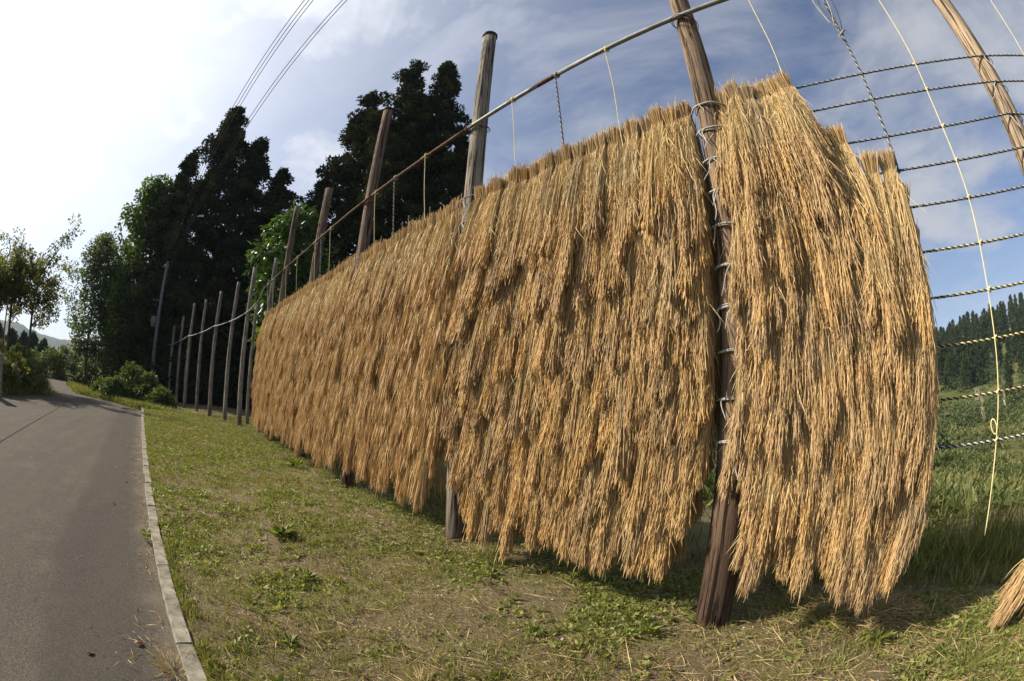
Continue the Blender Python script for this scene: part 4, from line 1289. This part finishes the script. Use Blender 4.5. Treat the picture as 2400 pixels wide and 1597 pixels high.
# straw heap under the right bay
n = 2600; a = RNG.uniform(0, 6.28, n)
px_ = RNG.normal(-.15, .3, n); py_ = RNG.normal(-3.15, .16, n)
hz = .12 * np.exp(-((px_ + .15) / .35) ** 2 - ((py_ + 3.15) / .2) ** 2) * RNG.random(n)
m = MB(); m.leaves(np.stack([px_, py_, verge_z(px_, py_) + hz + .01], 1), np.stack([np.cos(a), np.sin(a), RNG.normal(0, .25, n)], 1), RNG.uniform(.08, .3, n), .005, np.clip(RNG.normal(.3, .2, n), 0, 1), .02)
put('straw_heap', m.mesh('straw_heap', MAT['drystraw'], False), label='low heap of dry straw in the shade under the right bay', category='straw heap')
# tall grass behind the ropes at the right and the fringe behind the hay
m = MB()
n = 3400
x = np.concatenate([RNG.uniform(-7, .6, n), RNG.uniform(.6, 15, 1800)]); y = np.concatenate([-3.65 - RNG.gamma(1.6, .75, n), -3.5 - RNG.gamma(1.5, .4, 1800)])
x[:n] += 0
n = len(x); k = 5; idx = np.repeat(np.arange(n), k)
a = RNG.uniform(0, 6.28, n * k); el = RNG.uniform(.8, 1.5, n * k)
C = np.stack([x[idx] + RNG.normal(0, .03, n * k), y[idx] + RNG.normal(0, .03, n * k), verge_z(x, y)[idx] - .02], 1)
D = np.stack([np.cos(a) * np.cos(el), np.sin(a) * np.cos(el), np.sin(el)], 1)
hh = (.12 + .62 * vnoise(x * 1.6, y * 1.6, 31) ** 1.5 + .4 * sstep(-y, 3.8, 5.5) * vnoise(x * .7, y * .7, 33))[idx] * RNG.gamma(4, .13, n * k)
m.leaves(C, D, hh, RNG.uniform(.007, .013, n * k), np.clip(RNG.normal(.42, .3, n * k), 0, 1), .07)
put('tall_grass', m.mesh('tall_grass', MAT['grass'], False), kind='stuff', label='tall grass on the valley edge behind the ropes', category='grass')
# bank grass and road edge grass on the left
m = MB()
x = RNG.uniform(14.8, 34, 9000); y = RNG.uniform(6.2, 15, 9000); z = bank_z(x, y)
keep = z > -.12; x, y, z = x[keep], y[keep], z[keep]
x2 = np.concatenate([np.interp(RNG.random(3500), np.linspace(0, 1, 7), [20.6, 21.4, 23, 24.3, 25.4, 28, 34]) for _ in range(1)])
y2 = np.interp(x2, [20.3, 21.4, 23, 24.3, 25.4, 28, 34], [1.7, 2.2, 3.5, 4.9, 6.3, 7.4, 9.4]) - RNG.gamma(1.4, .5, len(x2))
x = np.concatenate([x, x2 + .2]); y = np.concatenate([y, y2]); z = np.concatenate([z, np.full(len(x2), -.12)])
n = len(x); k = 4; idx = np.repeat(np.arange(n), k)
a = RNG.uniform(0, 6.28, n * k); el = RNG.uniform(.5, 1.45, n * k)
m.leaves(np.stack([x[idx] + RNG.normal(0, .08, n * k), y[idx] + RNG.normal(0, .08, n * k), z[idx]], 1), np.stack([np.cos(a) * np.cos(el), np.sin(a) * np.cos(el), np.sin(el)], 1),
         RNG.uniform(.12, .42, n * k), RNG.uniform(.02, .05, n * k), np.clip(RNG.normal(.45, .28, n * k), 0, 1), .07)
put('bank_grass', m.mesh('bank_grass', MAT['grass'], False), kind='stuff', label='rough grass on the bank and along the far road edge', category='grass')


def weed_plant(loc, r, n, h, label, mat='weed', seed=0):
    g = np.random.default_rng(seed); m = MB()
    a = g.uniform(0, 6.28, n); el = g.uniform(.15, 1.1, n)
    C = np.stack([.12 * r * np.cos(a), .12 * r * np.sin(a), h * g.random(n)], 1)
    D = np.stack([np.cos(a) * np.cos(el), np.sin(a) * np.cos(el), np.sin(el) * .7], 1)
    m.leaves(C, D, r * g.uniform(.6, 1.15, n), r * .36 if mat == 'weed' else .0055, np.clip(g.normal(.45, .2, n), 0, 1), .1)
    t = thing('weed_plant', label, 'plant', loc)
    put('leaves', m.mesh('leaves', MAT[mat], False), t)
    s_ = MB(); s_.tube([(0, 0, -.01), (.004, 0, h + .01)], [.004, .002], 5); put('stem', s_.mesh('stem', MAT['weed']), t)


def on(x, y): return (x, y, float(verge_z(np.array(x), np.array(y))))


weed_plant(on(2.72, -2.35), .1, 14, .05, 'leafy weed on bare soil in front of the nearest left bay', seed=1)
weed_plant(on(1.2, -2.35), .085, 22, .06, 'clump of broad-leaved weed at the foot of the thick brown post', seed=2)
weed_plant(on(-.28, -2.72), .11, 20, .07, 'broad-leaved weed before the straw heap under the right bay', seed=3)
weed_plant(on(1.75, -1.9), .09, 18, .04, 'bushy low weed in the middle of the straw-strewn verge', seed=4)
weed_plant(on(-.75, -2.55), .1, 16, .05, 'broad-leaved weed near the propped sheaf', seed=5)
weed_plant(on(3.3, -1.0), .1, 20, .05, 'leafy weed clump near the kerb', seed=6)
weed_plant(on(4.4, -1.1), .16, 60, .05, 'widest bright green weed patch in the middle of the verge', seed=7)
weed_plant(on(8.4, -2.35), .2, 22, .16, 'large-leaved weed growing beside the hay foot far along the row', seed=8)
weed_plant(on(2.35, -.55), .07, 26, .05, 'bright weed clump by the nearest kerb blocks', seed=9)
weed_plant((4.4, float(kerb_y(4.4)) + .1, ROAD_Z), .09, 26, .1, 'weed sprouting from the gutter against the kerb', seed=10)
weed_plant((2.2, float(kerb_y(2.2)) + .12, ROAD_Z), .2, 90, .04, 'tuft of dry straw-coloured grass at the foot of the nearest kerb block', 'drystraw', seed=11)
weed_plant(on(1.62, -1.0), .2, 80, .02, 'splayed tuft of dry straw stalks near the bottom edge', 'drystraw', seed=12)
weed_plant(on(3.0, -2.6), .2, 110, .08, 'grassy tuft at the base of the grey capped post', 'grass', seed=13)
weed_plant(on(.15, -2.95), .24, 50, .06, 'thin grass tuft under the middle of the right bay', 'grass', seed=14)
weed_plant(on(-.9, -2.35), .25, 70, .06, 'grassy tuft at the lower right before the propped sheaf', 'grass', seed=15)


def tall_weed(loc, h, label, seed, plume=False):
    g = np.random.default_rng(seed)
    t = thing('pampas_grass' if plume else 'tall_weed', label, 'plant', loc)
    s_ = MB(); f = np.linspace(0, 1, 9)
    P = np.stack([.06 * f ** 2 * h, .03 * f ** 2, h * f], 1); s_.tube(P, np.linspace(.006, .002, 9), 5)
    put('stem', s_.mesh('stem', MAT['weed']), t)
    m = MB(); n = 34
    i = g.uniform(.1, .95, n); a = g.uniform(0, 6.28, n)
    C = np.stack([.06 * i ** 2 * h, .03 * i ** 2, h * i], 1)
    m.leaves(C, np.stack([np.cos(a), np.sin(a), g.uniform(.3, 1.2, n)], 1), g.uniform(.14, .34, n) * (1.1 - .5 * i), .016, np.clip(g.normal(.5, .2, n), 0, 1), .08)
    put('leaves', m.mesh('leaves', MAT['weed'], False), t)
    if plume:
        m = MB(); n = 60; i = g.random(n)
        C = np.stack([.06 * h + .05 * i, .03 + .02 * i, h + .26 * i], 1)
        m.leaves(C, np.stack([g.normal(.25, .2, n), g.normal(0, .2, n), np.full(n, .8)], 1), g.uniform(.05, .11, n), .012, np.clip(g.normal(.5, .2, n), 0, 1))
        put('plume', m.mesh('plume', MAT['plume'], False), t)


tall_weed((-.78, -4.1, 0), 1.25, 'tall feathery weed standing left of the dangling string end', 1)
tall_weed((-1.5, -5.2, -.1), 1.3, 'pampas grass with a pale plume left of the knotted string', 2, True)
tall_weed((-1.95, -5.6, -.1), 1.45, 'pampas grass with a pale plume right of the knotted string', 3, True)
tall_weed((-.6, -3.7, 0), .85, 'leafy upright weed hugging the right edge of the hay', 4)

# fallen leaves and pebbles on road and verge
lm = []
for s in range(4):
    mm = MB(); f = RNG.normal(0, .008, 5)
    mm.add([(-.03, 0, .004), (-.01, .016, .012 + f[0]), (.014, .014, .01 + f[1]), (.034, 0, .006), (.012, -.016, .012 + f[2]), (-.01, -.014, .01 + f[3]), (.002, 0, .003)], [[0, 6, 2, 1], [6, 3, 2, 2], [0, 5, 4, 6], [6, 4, 3, 3]][:1] + [[0, 5, 4, 6]], .4)
    mm.add([(.002, 0, .003), (.012, -.016, .012 + f[2]), (.034, 0, .006), (.014, .014, .01 + f[1])], [[0, 1, 2, 3]], .7)
    lm.append(mm.mesh('fallen_leaf', MAT['deadleaf'], False))
LV = [((9.2, 4.6), 'brown leaf lying alone on the far road left of centre'), ((2.5, .42), 'brown curled leaf beside the nearest kerb blocks'), ((2.33, .75), 'brown leaf lying on the road at the bottom left of the kerb'), ((2.95, .42), 'brown curled leaf on the road edge by the kerb joint'),
      ((2.22, .27), 'reddish leaf in the straw at the kerb foot'), ((5.6, .9), 'small brown leaf on the road by the dusty margin'), ((6.8, .85), 'tiny tan leaf on the road beyond the dusty margin'), ((3.75, .38), 'brown leaf in the gutter litter'), ((3.4, -.35), 'reddish leaf among the weeds right of the kerb'),
      ((1.9, -.8), 'reddish leaf on the open verge near the bottom'), ((12, 1.6), 'pale leaf on the road near the far kerb'), ((14.5, 2.6), 'pale leaf on the far road middle'), ((1.6, -1.3), 'reddish leaf in the straw at the bottom middle'), ((2.9, -1.6), 'brown leaf in the straw before the left bay')]
for k, ((x, y), lb) in enumerate(LV):
    z = ROAD_Z + .004 if y > kerb_y(x) + .06 else float(verge_z(np.array(x), np.array(y))) + .025
    o = put('fallen_leaf', lm[k % 4], None, (x, y, z), (random.gauss(0, .2), random.gauss(0, .2), random.random() * 6), label=lb, category='leaf', group='fallen leaves')
    s_ = random.uniform(.7, 1.15); o.scale = (s_, s_, s_)
# gutter litter along the kerb
n = 2600
x = -2 + 16 * RNG.random(n) ** 1.3; cl_ = vnoise(x * 1.6, 0 * x, 41)
y = kerb_y(x) + .075 + RNG.gamma(1.1, .05 + .12 * (cl_ > .55), n)
keep = RNG.random(n) < (cl_ * 1.2 - .15); x, y = x[keep], y[keep]; n = len(x); a = RNG.uniform(0, 6.28, n)
m = MB(); m.leaves(np.stack([x, y, np.full(n, ROAD_Z + .004) + RNG.uniform(0, .02, n)], 1), np.stack([np.cos(a), np.sin(a), RNG.normal(.05, .12, n)], 1), RNG.gamma(2, .03, n) + .02, .005, np.clip(RNG.normal(.4, .25, n), 0, 1), .03)
put('gutter_litter', m.mesh('gutter_litter', MAT['drystraw'], False), kind='stuff', label='bits of dry straw swept along the kerb', category='litter')
# pebbles
m = MB(); x, y = verge_pts(900, 1.8)
for px_, py_ in zip(x, y):
    s_ = random.uniform(.004, .011); V = (np.array([[-1, -1, -.6], [-1, 1, -.5], [1, -1, -.6], [1, 1, -.4], [-.7, -.7, .6], [-.7, .7, .5], [.7, -.7, .5], [.7, .7, .7]]) + RNG.normal(0, .18, (8, 3))) * s_
    m.add(V + [px_, py_, float(verge_z(np.array(px_), np.array(py_))) + s_ * .3], [[0, 1, 3, 2], [4, 6, 7, 5], [0, 2, 6, 4], [1, 5, 7, 3], [0, 4, 5, 1], [2, 3, 7, 6]])
put('gravel', m.mesh('gravel', MAT['stone']), kind='stuff', label='small pebbles scattered in the verge soil', category='gravel')
print('TRIS', sum(sum(len(p.vertices) - 2 for p in []) for _ in [0]), 'meshes', len(bpy.data.meshes), 'tris', sum(len(me.polygons) * 2 for me in bpy.data.meshes))
